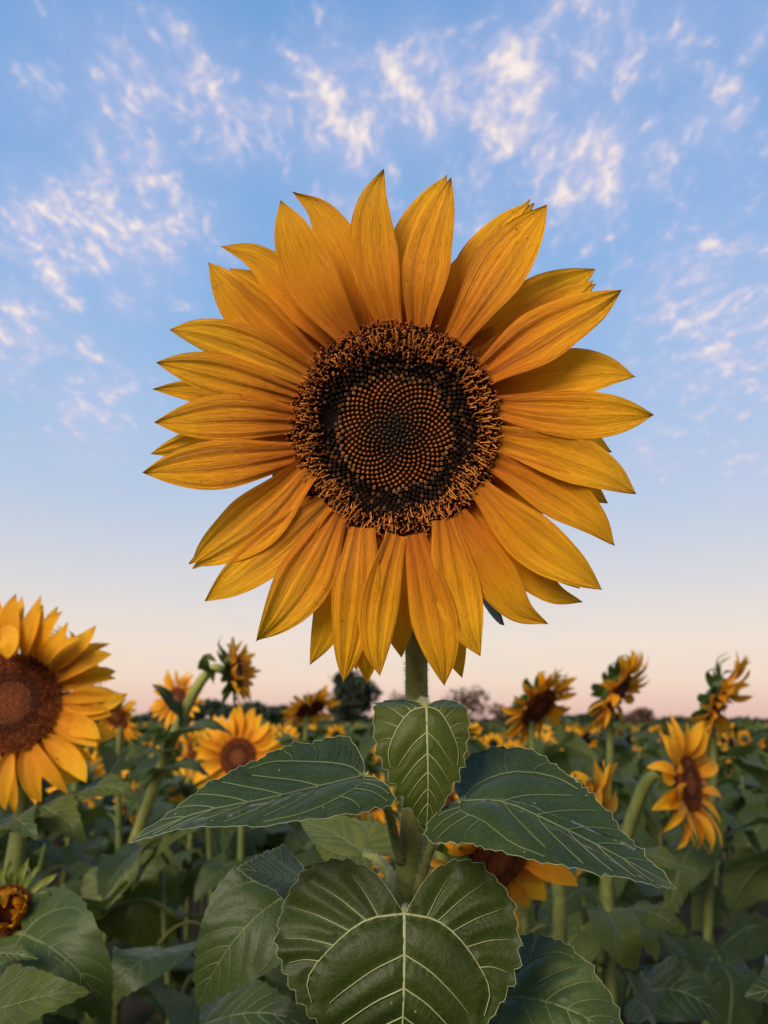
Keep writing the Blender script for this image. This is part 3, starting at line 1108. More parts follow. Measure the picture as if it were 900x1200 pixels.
own_leaf(side, b_s, [(140, 1060, 1.3), (165, 1020, 1.2), (200, 985, 1.15), (238, 968, 1.15)], (0, -0.7, 0.7), (0, -0.8, 0.6), 16, 1.2, M_LEAF_OL, None, 67)
# leaves of the large left one
own_leaf(big_left, b_l, [(95, 928, 0.86), (118, 922, 0.82), (142, 925, 0.80), (165, 940, 0.80)], (0, -0.65, 1), (0.2, -0.9, 0.5), 26, 0.82, M_LEAF_OL, [(30, 985, 0.9), (60, 940, 0.9), (95, 928, 0.86)], 68)
own_leaf(big_left, b_l, [(52, 945, 0.84), (68, 955, 0.80), (84, 968, 0.78), (102, 992, 0.78)], (0, -0.8, 0.7), (0.2, -0.9, 0.5), 30, 0.8, M_LEAF_OL, [(25, 990, 0.9), (38, 960, 0.88), (52, 945, 0.84)], 69)
own_leaf(big_left, b_l, [(10, 975, 0.8), (18, 960, 0.76), (30, 968, 0.73), (45, 985, 0.72)], (0, -0.5, 1), (0.2, -0.9, 0.5), 34, 0.76, M_LEAF, None, 70)
# leaves around the bud, low at the left
own_leaf(bud_o, b_b, [(28, 1095, 0.60), (62, 1112, 0.57), (98, 1145, 0.56), (128, 1195, 0.57)], (-0.1, -0.8, 0.6), (0.1, -0.9, 0.3), 62, 0.57, M_LEAF, [(-20, 1130, 0.66), (5, 1098, 0.64), (28, 1095, 0.60)], 71, lobe=0.2)
own_leaf(bud_o, b_b, [(-25, 1190, 0.50), (15, 1178, 0.48), (60, 1166, 0.47), (106, 1163, 0.475)], (0.0, -0.75, 0.8), (0.0, -0.85, 0.6), 52, 0.48, M_LEAF_OL, None, 72, lobe=0.2, vein=0.0007)
own_leaf(bud_o, b_b, [(190, 1114, 0.95), (165, 1126, 0.9), (145, 1145, 0.88), (130, 1172, 0.88)], (-0.2, -0.9, 0.5), (-0.1, -1, 0.2), 50, 0.9, M_LEAF, None, 73)
own_leaf(bud_o, b_b, [(-10, 1118, 0.56), (10, 1118, 0.54), (28, 1120, 0.53), (46, 1125, 0.53)], (0, -0.5, 1), (0.1, -0.6, 0.9), 20, 0.54, M_LEAF_OL, None, 74)
own_leaf(bud_o, b_b, [(240, 1200, 0.62), (285, 1188, 0.58), (330, 1190, 0.56), (365, 1210, 0.56)], (0, -0.7, 0.8), (0.1, -0.9, 0.5), 52, 0.58, M_LEAF, None, 75)
# leaves of the drooping one, right
own_leaf(nod, b_n, [(714, 1072, 0.80), (722, 1090, 0.77), (734, 1112, 0.76), (746, 1136, 0.77)], (0.1, -1, 0.45), (0.1, -1, 0.1), 34, 0.77, M_LEAF_OL, [(705, 1130, 0.85), (708, 1090, 0.83), (714, 1072, 0.80)], 76, fold=(0.3, 0.25))
own_leaf(nod, b_n, [(706, 1072, 0.82), (696, 1062, 0.80), (688, 1056, 0.79), (680, 1050, 0.79)], (0, -0.9, 0.5), (0, -0.9, 0.5), 18, 0.8, M_LEAF_OL, None, 77)
own_leaf(nod, b_n, [(745, 1065, 0.85), (765, 1070, 0.82), (785, 1080, 0.81), (806, 1096, 0.81)], (0.1, -0.8, 0.7), (0.1, -0.9, 0.3), 24, 0.82, M_LEAF_OL, None, 78)
own_leaf(nod, b_n, [(770, 1235, 0.60), (765, 1195, 0.57), (750, 1165, 0.55), (731, 1138, 0.55)], (0.6, -0.7, 0.5), (0.5, -0.7, 0.6), 70, 0.57, M_LEAF, None, 79, vein=0.0008)
own_leaf(nod, b_n, [(935, 1160, 0.55), (918, 1160, 0.53), (895, 1162, 0.52), (872, 1168, 0.52)], (0, -0.9, 0.6), (0, -0.9, 0.6), 42, 0.53, M_LEAF, None, 80, vein=0.0008)
own_leaf(nod, b_n, [(760, 1160, 0.78), (790, 1160, 0.75), (820, 1172, 0.74), (850, 1195, 0.74)], (0, -0.8, 0.6), (0.1, -0.9, 0.4), 44, 0.75, M_LEAF, None, 81)
own_leaf(nod, b_n, [(740, 1000, 0.95), (765, 1003, 0.92), (792, 1012, 0.91), (818, 1022, 0.91)], (0, -0.5, 0.9), (0.1, -0.6, 0.8), 22, 0.92, M_LEAF_OL, None, 82)
# ------------------------------------------------------------------ the rows of the field
def far_head_mesh(k):
    r = np.random.default_rng(k + 400)
    A = Acc()
    for q in range(20):
        a = 2 * math.pi * (q + r.uniform(-.3, .3)) / 20
        sw = r.normal(0.15, 0.25)
        u = np.array([math.cos(a), math.sin(a), 0])
        s = np.array([-math.sin(a), math.cos(a), 0])
        z = np.array([0, 0, 1.0])
        b = u * 0.42
        m_ = b + (u * math.cos(sw) + z * math.sin(sw)) * 0.33
        t = b + (u * math.cos(sw) + z * math.sin(sw)) * r.uniform(0.55, 0.68) - z * 0.06
        A.add([b - s * 0.05, b + s * 0.05, m_ + s * 0.10, m_ - s * 0.10, m_ + z * 0.03, t], [(0, 1, 4), (1, 2, 4), (0, 4, 3), (3, 4, 5), (4, 2, 5)], None, 0)
    prof = [(0.0, 0.05), (0.30, 0.05), (0.46, -0.02), (0.40, -0.14), (0.10, -0.24)]
    V, F, ns = [], [], 12
    for (q, z) in prof:
        for j in range(ns):
            V.append((q * math.cos(2 * math.pi * j / ns), q * math.sin(2 * math.pi * j / ns), z))
    for i in range(len(prof) - 1):
        for j in range(ns):
            F.append((i * ns + j, (i + 1) * ns + j, (i + 1) * ns + (j + 1) % ns, i * ns + (j + 1) % ns))
    A.add(V, F[:2 * ns], None, 1)
    A.add(V, F[2 * ns:], None, 2)
    return mesh_from('far_head', np.vstack(A.V), A.F, None, np.zeros((A.n, 2)) + 0.5, True, None, [M_PETAL_BG, M_DISC, M_BRACT], A.M)


FAR_HEADS = [far_head_mesh(k) for k in range(3)]
fr = np.random.default_rng(77)
LBL = {'out': 'leafy sunflower plant of the field rows with its head turned outward',
       'away': 'leafy sunflower plant of the field rows with its green head back showing',
       'none': 'leafy young sunflower plant of the field rows without an open flower'}
GRP = {'out': 'field sunflowers with heads turned outward', 'away': 'field sunflowers with heads turned away', 'none': 'flowerless plants of the field rows'}


def field_plant(x, y, near):
    ht = CAM_H + fr.uniform(-0.30, -0.07)
    u = fr.random()
    kind = 'none' if u < 0.42 else ('away' if u < 0.76 else 'out')
    if near:
        kind = 'none' if u < 0.8 else 'away'
        ht = CAM_H - fr.uniform(0.16, 0.34)
    root = thing('sunflower', (x, y, 0), LBL[kind], 'sunflower', GRP[kind])
    az = fr.uniform(-0.9, 0.9) + (0.5 if kind == 'out' else 3.3)
    n = Vector((math.sin(az), -math.cos(az), fr.uniform(-0.7, 0.1))).normalized()
    c = Vector((fr.uniform(-.05, .05), fr.uniform(-.05, .05), ht))
    if kind == 'none':
        path = catmull([(0, 0, -0.02), (fr.uniform(-.04, .04), 0, ht * 0.5), c], 12)
        rad = np.linspace(0.010, 0.005, 12)
    else:
        path, rad = stem_for(c, n, (0, 0, -0.02), 0.05, 0.009)
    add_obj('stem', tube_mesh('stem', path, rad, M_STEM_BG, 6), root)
    if kind != 'none':
        if y < 4.0:
            head_parts(root, c, n, fr.uniform(0.085, 0.11), 0.045, 22, int(fr.integers(1e6)), 0.2, 0.25, bracts=10)
        else:
            add_obj('flower_head', FAR_HEADS[int(fr.integers(3))], root, frame_matrix(c, n) @ Matrix.Scale(fr.uniform(0.085, 0.11), 4))
    cnt = 15 if y < 5 else 10
    stem_leaves(root, path, int(fr.integers(1e6)), cnt, 0.55 if y < 3 else 0.85, ht - 0.03, (0.15, 0.23), subs=y < 4.0)


HANDXY = [(o.location.x, o.location.y) for o in col.objects if o.type == 'EMPTY']
count = 0
yy = 1.5
while yy < 10.5:
    half = yy * 0.62 + 0.35
    xx = -half + fr.uniform(0, 0.3)
    while xx < half:
        x, y = xx + fr.uniform(-.08, .08), yy + fr.uniform(-.12, .12)
        if all((x - a) ** 2 + (y - b) ** 2 > 0.16 ** 2 for a, b in HANDXY) and count < 285:
            field_plant(x, y, yy < 2.2)
            count += 1
        xx += 0.36 + 0.02 * yy
    yy += 0.50 + 0.035 * yy


def far_field():
    r = np.random.default_rng(31)
    A = Acc()
    for k in range(34000):
        u = r.random()
        y = 9.8 * (230 / 9.8) ** (u ** 1.25)
        x = r.uniform(-0.75, 0.75) * (y + 4)
        z = CAM_H - 0.05 - abs(r.normal(0, 0.13)) - 0.0004 * y
        s = r.uniform(0.07, 0.14) * (1 + y / 28)
        c = np.array([x, y, z])
        a = unit(np.array([r.normal(0, 1), r.normal(0, 1), r.normal(0, 0.45)]))
        b = unit(np.cross(a, np.array([r.normal(0, .6), r.normal(0, .6), 1.0])))
        nz = np.cross(a, b) * s * 0.2
        A.add([c - a * s, c + b * s * 0.75, c + a * s * 1.1, c - b * s * 0.75, c + nz], [(0, 1, 4), (1, 2, 4), (2, 3, 4), (3, 0, 4)], None, 0)
    for k in range(700):
        y = 9.8 * (110 / 9.8) ** r.random()
        x = r.uniform(-0.7, 0.7) * (y + 4)
        s = r.uniform(0.08, 0.11)
        c = np.array([x, y, CAM_H - 0.02 - abs(r.normal(0, 0.10))])
        n = unit(np.array([r.normal(0.4, 0.7), r.normal(-0.3, 0.6), r.normal(-0.2, 0.3)]))
        a = unit(np.cross(n, np.array([0, 0, 1.0])))
        b = np.cross(n, a)
        V = [c + n * 0.01]
        for q in range(10):
            g_ = 2 * math.pi * q / 10
            rr = s * (1.0 if q % 2 == 0 else 0.62)
            V.append(c + (a * math.cos(g_) + b * math.sin(g_)) * rr - n * 0.01)
        A.add(V, [(0, 1 + q, 1 + (q + 1) % 10) for q in range(10)], None, 1)
        V = [c + n * 0.03] + [c + (a * math.cos(2 * math.pi * q / 8) + b * math.sin(2 * math.pi * q / 8)) * s * 0.42 + n * 0.012 for q in range(8)]
        A.add(V, [(0, 1 + q, 1 + (q + 1) % 8) for q in range(8)], None, 2)
    me = mesh_from('far_sunflowers', np.vstack(A.V), A.F, None, np.zeros((A.n, 2)) + 0.5, False, None, [M_LEAF_FAR, M_PETAL_BG, M_DISC], A.M)
    o = add_obj('far_sunflowers', me, kind='stuff', label='far part of the sunflower field running to the horizon')
    o['category'] = 'sunflower field'
    # closed leafy floor of the distant rows
    n = 60
    ys = np.geomspace(12, 1200, n)
    V, F = [], []
    for i, y in enumerate(ys):
        for j in range(n):
            V.append(((j / (n - 1) - 0.5) * 2.6 * (y + 5), y, CAM_H - 0.30 + 0.04 * math.sin(j * 2.3 + i * 1.7) - (0.9 if i == 0 else 0)))
    for i in range(n - 1):
        for j in range(n - 1):
            F.append((i * n + j, i * n + j + 1, (i + 1) * n + j + 1, (i + 1) * n + j))
    g = add_obj('leaf_canopy', mesh_from('leaf_canopy', np.array(V), F, M_LEAF_FAR), kind='stuff', label='closed green canopy of the distant rows')
    g['category'] = 'field'


M_LEAF_FAR = plain_material('leaf_far', (0.045, 0.060, 0.014), 0.7, 0.2, 0.5, 2.5, 0.0)
far_field()
# ------------------------------------------------------------------ the main sunflower
D0 = 0.372
HC = P(463, 507, D0)
HN = (Vector((0, 0, CAM_H)) - HC).normalized()
STEM_D = 0.412
main = thing('sunflower', (P(482, 1000, STEM_D).x, P(482, 1000, STEM_D).y, 0),
             'huge open golden sunflower with dark brown disc on a hairy stem, towering over the others', 'sunflower')
MB = main.location.copy()


def ML(v):
    return Vector(v) - MB


KPX = D0 / FPX
RD = 126 * KPX
hm = frame_matrix(ML(HC), HN)

# rays traced one by one: base px, tip px, width px, sideways bow px, layer (0 front), hook px at tip, lift of the tip toward viewer (mm), notch
RAYS = [
    ((461, 385), (450, 199), 53, -16, 0, 12, 4, 0),
    ((431, 382), (343, 225), 50, 12, 1, -22, -2, 0),
    ((413, 396), (329, 234), 56, -10, 0, 0, 5, 0),
    ((392, 400), (258, 288), 48, 12, 1, -20, 0, 0),
    ((385, 408), (268, 314), 44, 4, 2, 0, -3, 0),
    ((370, 426), (243, 307), 52, -10, 0, 0, 4, 0),
    ((362, 440), (198, 386), 46, 9, 0, -4, 3, 0),
    ((350, 465), (183, 425), 43, 4, 0, -2, 5, 0),
    ((345, 472), (178, 456), 30, 2, 2, -4, -4, 0),
    ((348, 492), (181, 495), 50, 6, 0, 4, 4, 0),
    ((343, 503), (176, 532), 42, 8, 1, 5, -3, 0),
    ((348, 532), (167, 554), 52, -2, 0, -3, 3, 0),
    ((352, 552), (223, 664), 58, -8, 0, -3, 4, 0.05),
    ((358, 575), (262, 660), 46, 0, 1, 0, -2, 0),
    ((376, 594), (240, 704), 50, -4, 0, 0, 3, 0),
    ((392, 605), (300, 752), 58, -8, 0, 4, 4, 0),
    ((404, 617), (363, 780), 46, -10, 1, 2, 0, 0),
    ((422, 625), (402, 799), 52, -3, 0, 2, 3, 0),
    ((438, 632), (417, 785), 40, 4, 1, 0, -2, 0),
    ((447, 634), (430, 801), 42, 6, 1, 0, 0, 0),
    ((465, 634), (445, 792), 43, 10, 0, -4, 4, 0),
    ((476, 636), (470, 770), 42, 6, 2, 0, -3, 0),
    ((487, 633), (521, 804), 47, -2, 0, 5, 4, 0),
    ((506, 627), (541, 794), 44, 4, 1, 0, -2, 0),
    ((524, 615), (563, 769), 50, 6, 0, -6, 4, 0),
    ((538, 609), (642, 731), 48, 8, 0, -22, 1, 0),
    ((553, 602), (684, 706), 46, 6, 1, -22, 0, 0),
    ((562, 590), (680, 690), 38, 2, 2, 4, -3, 0),
    ((566, 574), (706, 691), 53, 8, 0, 4, 4, 0),
    ((583, 541), (721, 640), 50, -10, 0, 8, 4, 0),
    ((584, 530), (712, 590), 42, -6, 2, 4, -3, 0),
    ((586, 513), (746, 579), 51, -9, 0, 8, 4, 0),
    ((588, 500), (718, 530), 46, -8, 2, 4, -3, 0),
    ((582, 474), (765, 487), 53, 5, 0, 2, 3, 0),
    ((580, 460), (745, 441), 52, -11, 1, 8, 1, 0),
    ((569, 437), (729, 340), 57, -4, 0, -4, 5, 0),
    ((560, 424), (697, 330), 46, 3, 1, 0, 0, 0.03),
    ((547, 410), (698, 315), 48, -8, 2, -4, -2, 0),
    ((532, 399), (641, 240), 56, -3, 0, 0, 5, 0),
    ((520, 390), (624, 235), 56, -6, 1, 2, 0, 0.04),
    ((492, 386), (529, 208), 50, -8, 0, 0, 4, 0),
    ((478, 380), (524, 204), 56, -14, 1, 4, -1, 0),
    ((446, 384), (430, 300), 30, 0, 2, 0, -4, 0),
    ((506, 388), (560, 290), 40, 0, 2, 0, -4, 0),
    ((572, 560), (660, 600), 36, 0, 2, 0, -4, 0),
    ((352, 520), (250, 548), 34, 0, 2, 0, -4, 0),
]
CENTER = (463, 507)
petal_info = []
for k, (b, t, w, bow, layer, hook, lift, notch) in enumerate(RAYS):
    bx, by = b
    # slide the root a little under the disc rim
    vx, vy = CENTER[0] - bx, CENTER[1] - by
    ln = math.hypot(vx, vy)
    bx, by = bx + vx / ln * 7, by + vy / ln * 7
    tx, ty = t
    ax, ay = tx - bx, ty - by
    L = math.hypot(ax, ay)
    sx, sy = -ay / L, ax / L
    zb = 0.0040 - 0.0070 * layer - (0.0018 if k % 2 else 0)           # toward the viewer in metres
    rr = random.uniform
    arch = 0.005 + rr(-0.0012, 0.0015) if layer == 0 else 0.0022 + rr(-0.001, 0.001)
    # tips are bowed: sideways bow in the middle, hook at the very end
    pts = []
    for q, bo, z in ((0, 0, zb), (0.28, 0.75, zb + arch * 0.9), (0.55, 1.0, zb + arch * 1.1), (0.80, 0.60, zb + arch * 0.8 + lift * 0.0006), (1.0, 0, zb + lift * 0.001)):
        hk = -hook * (0.45 if q == 0.80 else 0.2 if q == 0.55 else 0)
        X = bx + ax * q + sx * (bow * bo + hk)
        Y = by + ay * q + sy * (bow * bo + hk)
        pts.append(ML(P(X, Y, D0 - z)))
    me = petal_mesh('petal', pts, HN, w * KPX * 1.10, M_PETAL, tilt=rr(0.06, 0.14), cup=rr(0.08, 0.22), pleat=rr(0.05, 0.09), notch=notch,
                    nu=25, nv=28, seed=k, peak=rr(0.40, 0.50), power=rr(1.6, 2.0) - min(0.5, abs(hook) * 0.025), basew=rr(0.42, 0.55), twist=rr(-0.12, 0.2), fine=rr(0.010, 0.018))
    add_obj('petal', me, main)
    petal_info.append(me)

# small green bracts behind the rays
for k in range(30):
    a = 2 * math.pi * (k + random.uniform(-0.3, 0.3)) / 30
    r0, r1 = 108, random.uniform(152, 178)
    p0 = ML(P(463 + r0 * math.cos(a), 507 + r0 * math.sin(a), D0 + 0.010))
    p1 = ML(P(463 + 140 * math.cos(a + 0.02), 507 + 140 * math.sin(a + 0.02), D0 + 0.012))
    p2 = ML(P(463 + r1 * math.cos(a + random.uniform(-.06, .06)), 507 + r1 * math.sin(a), D0 + 0.011))
    add_obj('bract', petal_mesh('bract', [p0, p1, p2], HN, 42 * KPX, M_BRACT, 0, 0.2, 0.03, 0, 7, 10, seed=k, peak=0.35, power=1.1, basew=0.9), main)
# one bract pokes out below the rays at the right
pb = [ML(P(*q)) for q in ((545, 660, D0 + 0.014), (566, 700, D0 + 0.020), (582, 722, D0 + 0.024), (590, 733, D0 + 0.027))]
add_obj('bract', petal_mesh('bract', pb, (0.4, -1, 0.5), 34 * KPX, M_LEAF, 0.3, 0.3, 0.03, 0, 9, 12, seed=77, peak=0.5, power=1.6, basew=0.8), main)

# ---- disc: receptacle body and its florets


def disc_profile(q):
    """height above the head plane, unit radius -> metres"""
    return RD * (0.05 + 0.045 * math.exp(-(q / 0.30) ** 2) + 0.035 * math.exp(-((q - 0.80) / 0.16) ** 2) - 0.035 * math.exp(-((q - 0.58) / 0.10) ** 2) - 0.08 * max(0, q - 0.9) / 0.1)


def main_disc():
    prof = [(q, disc_profile(q)) for q in np.linspace(0.0, 1.0, 16)] + [(1.0, -0.012), (0.8, -0.017), (0.5, -0.024), (0.17, -0.032)]
    ns = 48
    V, F, mi = [], [], []
    for i, (q, z) in enumerate(prof):
        for k in range(ns):
            a = 2 * math.pi * k / ns
            V.append((RD * q * math.cos(a), RD * q * math.sin(a), z))
    for i in range(len(prof) - 1):
        for k in range(ns):
            k2 = (k + 1) % ns
            F.append((i * ns + k, (i + 1) * ns + k, (i + 1) * ns + k2, i * ns + k2))
            mi.append(0 if i < 15 else 1)
    disc = add_obj('disc', mesh_from('disc', np.array(V), F, None, mats=[M_DISC, M_BRACT], midx=mi), main, hm)
    r = np.random.default_rng(42)
    inner, ring, stam, rim = Acc(), Acc(), Acc(), Acc()
    NF = 1800
    sp = RD * math.sqrt(math.pi / NF) * 1.0
    hexa = [(math.cos(2 * math.pi * m / 7), math.sin(2 * math.pi * m / 7)) for m in range(7)]
    domeF = [(m, (m + 1) % 7, 7 + (m + 1) % 7, 7 + m) for m in range(7)] + [(7 + m, 7 + (m + 1) % 7, 14 + (m + 1) % 7, 14 + m) for m in range(7)] + [(14 + m, 14 + (m + 1) % 7, 21) for m in range(7)]
    tubeF = [(m, (m + 1) % 7, 7 + (m + 1) % 7, 7 + m) for m in range(7)] + [(7 + m, 7 + (m + 1) % 7, 14 + (m + 1) % 7, 14 + m) for m in range(7)] + [(14 + m, 14 + (m + 1) % 7, 21) for m in range(7)]

    def stick(A, c, d, ln, rad, colr, bendv, fork=True):
        pts = catmull([c, c + d * ln * 0.5, c + d * ln + bendv * ln * 0.35], 5)
        V_, F_ = tube_arrays(pts, np.linspace(rad * 0.75, rad, 5), 5)
        A.add(V_, F_, np.asarray(colr))
        if fork:
            e = pts[-1]
            t = unit(pts[-1] - pts[-2])
            for s_ in (1, -1):
                sd = unit(np.cross(t, np.array([0.2, 0.1, 1.0]))) * s_
                pp = [e, e + t * rad * 1.3 + sd * rad * 1.3, e + t * rad * 0.8 + sd * rad * 2.6]
                V_, F_ = tube_arrays(np.array(pp), [rad * 0.7, rad * 0.6, rad * 0.4], 4)
                A.add(V_, F_, np.asarray(colr) * 1.15)

    for k in range(NF):
        q = math.sqrt((k + 0.6) / NF)
        a = k * GOLD
        x, y = RD * q * math.cos(a), RD * q * math.sin(a)
        z = disc_profile(q)
        c = np.array([x, y, z])
        ou = np.array([math.cos(a), math.sin(a), 0.0])
        # ragged boundaries between the zones
        wob = 0.035 * math.sin(3 * a + 0.6) + 0.025 * math.sin(7 * a + 2.0) + r.normal(0, 0.012)
        dead = math.hypot(x / KPX + 80, (y / KPX - 18) * 0.8) < 9 + 4 * math.sin(5 * a)          # gap where florets have fallen off, left of the middle
        if q < 0.485 + wob * 0.5:
            s = sp * 0.38 * (0.62 + 0.42 * min(1, q / 0.4))
            h = sp * (0.55 + 0.6 * q)
            g = math.exp(-(q / 0.16) ** 2)
            tip = np.array((0.19, 0.056, 0.010)) * (1 - g) + np.array((0.085, 0.070, 0.020)) * g
            tip = tip * r.uniform(0.70, 1.25) * (0.65 + 0.7 * min(1, q / 0.45))
            if r.random() < 0.10:
                tip = tip * np.array((0.6, 0.75, 0.6))
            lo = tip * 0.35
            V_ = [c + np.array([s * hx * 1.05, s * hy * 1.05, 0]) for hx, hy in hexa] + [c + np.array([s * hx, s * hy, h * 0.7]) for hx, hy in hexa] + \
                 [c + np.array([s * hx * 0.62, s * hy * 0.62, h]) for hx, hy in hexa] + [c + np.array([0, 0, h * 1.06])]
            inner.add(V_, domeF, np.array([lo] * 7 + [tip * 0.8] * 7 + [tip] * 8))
        elif q < 0.70 + wob:
            if dead:
                continue
            s = sp * 0.38
            h = sp * r.uniform(0.9, 1.7) * (1.0 if q < 0.62 else 0.8)
            lean = ou * sp * r.uniform(0.0, 0.5)
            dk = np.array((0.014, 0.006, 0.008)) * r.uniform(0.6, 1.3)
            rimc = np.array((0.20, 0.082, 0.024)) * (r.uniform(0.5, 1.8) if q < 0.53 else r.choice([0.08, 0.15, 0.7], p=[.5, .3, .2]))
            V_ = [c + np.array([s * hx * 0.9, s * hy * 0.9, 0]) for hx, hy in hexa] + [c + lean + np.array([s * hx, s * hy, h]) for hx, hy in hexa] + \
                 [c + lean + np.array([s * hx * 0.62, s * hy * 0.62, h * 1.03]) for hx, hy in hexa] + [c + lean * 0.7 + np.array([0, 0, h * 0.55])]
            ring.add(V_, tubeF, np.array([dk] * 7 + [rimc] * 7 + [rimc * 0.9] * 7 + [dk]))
        else:
            # outer florets: granular brown tops, with long curled stigmas in an uneven inner belt
            belt = 0.5 + 0.32 * math.sin(2 * a - 0.3) + 0.3 * math.sin(5 * a + 1.0)
            if abs(a % (2 * math.pi) - math.pi * 0.95) < 0.45:
                belt = 0.12
            if q < 0.86 + 0.5 * wob and r.random() < 0.42 + 0.4 * belt:
                d = unit(ou * r.uniform(0.35, 1.1) + np.array([r.normal(0, .25), r.normal(0, .25), 1.0]))
                cc = np.array((0.52, 0.190, 0.030)) * r.uniform(0.6, 1.25)
                stick(stam, c + np.array([0, 0, sp * 0.2]), d, sp * r.uniform(1.9, 3.1), sp * 0.13, cc, ou * r.uniform(0.2, 1.0) + np.array([r.normal(0, .3), r.normal(0, .3), 0]))
            n_g = 3 if q > 0.8 else 2
            for g_ in range(n_g):
                off = np.array([r.normal(0, 0.32), r.normal(0, 0.32), 0]) * sp
                s = sp * r.uniform(0.17, 0.30)
                h = sp * r.uniform(0.8, 1.9)
                lean = ou * sp * r.uniform(-0.1, 0.6) + np.array([r.normal(0, .2), r.normal(0, .2), 0]) * sp
                cc = np.array((0.32, 0.092, 0.020)) * r.uniform(0.3, 1.5)
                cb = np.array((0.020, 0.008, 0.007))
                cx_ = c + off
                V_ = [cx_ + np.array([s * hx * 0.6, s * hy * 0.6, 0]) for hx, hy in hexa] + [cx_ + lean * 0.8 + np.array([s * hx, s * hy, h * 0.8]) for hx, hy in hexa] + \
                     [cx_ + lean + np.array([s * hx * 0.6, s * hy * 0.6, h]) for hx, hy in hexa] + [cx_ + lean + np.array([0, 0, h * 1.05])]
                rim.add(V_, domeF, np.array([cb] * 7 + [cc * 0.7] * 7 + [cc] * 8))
    add_obj('floret_buds', inner.mesh('floret_buds', M_FLORET), disc, kind='stuff', label='closed orange brown florets in spirals at the middle of the disc')
    add_obj('open_florets', ring.mesh('open_florets', M_FLORET), disc, kind='stuff', label='dark open tube florets in a ring')
    add_obj('stigmas', stam.mesh('stigmas', M_FLORET), disc, kind='stuff', label='curled orange stigmas in a belt')
    add_obj('rim_florets', rim.mesh('rim_florets', M_FLORET), disc, kind='stuff', label='granular brown florets at the rim of the disc')
    # a few glinting drops at the very centre
    A = Acc()
    for (x, y) in ((-9, -10), (7, 4), (8, -10), (1, 20), (-25, 22), (14, 6), (26, 14), (-18, 26)):
        A.add(*blob(np.array([x * KPX, y * KPX, disc_profile(0.1) + 0.0022]), 0.00030))
    add_obj('dew_drops', A.mesh('dew_drops', M_DEW), disc, kind='stuff')


def blob(c, rad, flat=1.0, nrm=None):
    V, F = [], []
    V.append(c + np.array([0, 0, rad * flat]))
    for i in range(1, 4):
        th_ = math.pi * i / 4
        for k in range(7):
            a = 2 * math.pi * k / 7
            V.append(c + np.array([rad * math.sin(th_) * math.cos(a), rad * math.sin(th_) * math.sin(a), rad * flat * math.cos(th_)]))
    V.append(c - np.array([0, 0, rad * flat]))
    for k in range(7):
        k2 = (k + 1) % 7
        F.append((0, 1 + k, 1 + k2))
        for i in range(2):
            F.append((1 + i * 7 + k, 8 + i * 7 + k, 8 + i * 7 + k2, 1 + i * 7 + k2))
        F.append((15 + k, 22, 15 + k2))
    return np.array(V), F


main_disc()

# dew on the rays
A = Acc()
rd_ = np.random.default_rng(3)
for k, me in enumerate(petal_info):
    if RAYS[k][4] == 2:
        continue
    n = int(rd_.integers(3, 22))
    vs = me.vertices
    nu = 25
    for _ in range(n):
        i, j = int(rd_.integers(6, 24)), int(rd_.integers(3, 22))
        v = vs[i * nu + j]
        v2 = vs[min(i + 1, 27) * nu + j]
        f = rd_.random()
        co = np.array(v.co) * (1 - f) + np.array(v2.co) * f
        nn = np.array(v.normal)
        if np.dot(nn, np.array(HN)) < 0:
            nn = -nn
        A.add(*blob(co + nn * 0.00012, rd_.uniform(0.00018, 0.00048), 0.8))
add_obj('dew_drops', A.mesh('dew_drops', M_DEW), main, kind='stuff')

# ---- stem with hairs
SP = [ML(q) for q in (P(470, 520, D0 + 0.030), P(482, 610, D0 + 0.044), P(487, 720, STEM_D), P(488, 800, STEM_D), P(488, 900, STEM_D), P(482, 985, STEM_D), P(477, 1075, STEM_D + 0.004),
                          P(474, 1200, STEM_D + 0.012))] + [Vector((0.0, 0.02, 0.7)), Vector((0, 0, -0.02))]
spath = catmull(SP, 90)
srad = np.interp(np.linspace(0, 1, 90), [0, 0.1, 0.3, 0.55, 0.8, 1], [0.0110, 0.0068, 0.0058, 0.0066, 0.0080, 0.0110])
Vs, Fs = tube_arrays(spath, srad, 20, True, 0.035)
stem = add_obj('stem', mesh_from('stem', Vs, Fs, M_STEM), main)


def hair_mesh(path, rad, n, lmin, lmax, seed, wid=0.00009, zmin=0.9):
    r = np.random.default_rng(seed)
    A = Acc()
    tan = unit(np.gradient(path, axis=0))
    ok = [i for i in range(len(path)) if path[i][2] > zmin]
    for k in range(n):
        i = ok[int(r.integers(len(ok)))]
        j = min(i + 1, len(path) - 1)
        f = r.random()
        c = path[i] * (1 - f) + path[j] * f
        t = tan[i]
        o = unit(np.cross(t, r.normal(0, 1, 3)))
        b = c + o * rad[i] * 0.98
        d = unit(o + r.normal(0, 0.35, 3))
        ln = r.uniform(lmin, lmax)
        sd = unit(np.cross(d, r.normal(0, 1, 3))) * wid
        A.add([b - sd, b + sd, b + d * ln], [(0, 1, 2)])
    return A.mesh('hairs', M_HAIR, False)


add_obj('stem_hairs', hair_mesh(spath, srad, 14000, 0.0010, 0.0026, 4), stem, kind='stuff', label='short pale hairs all over the stem')


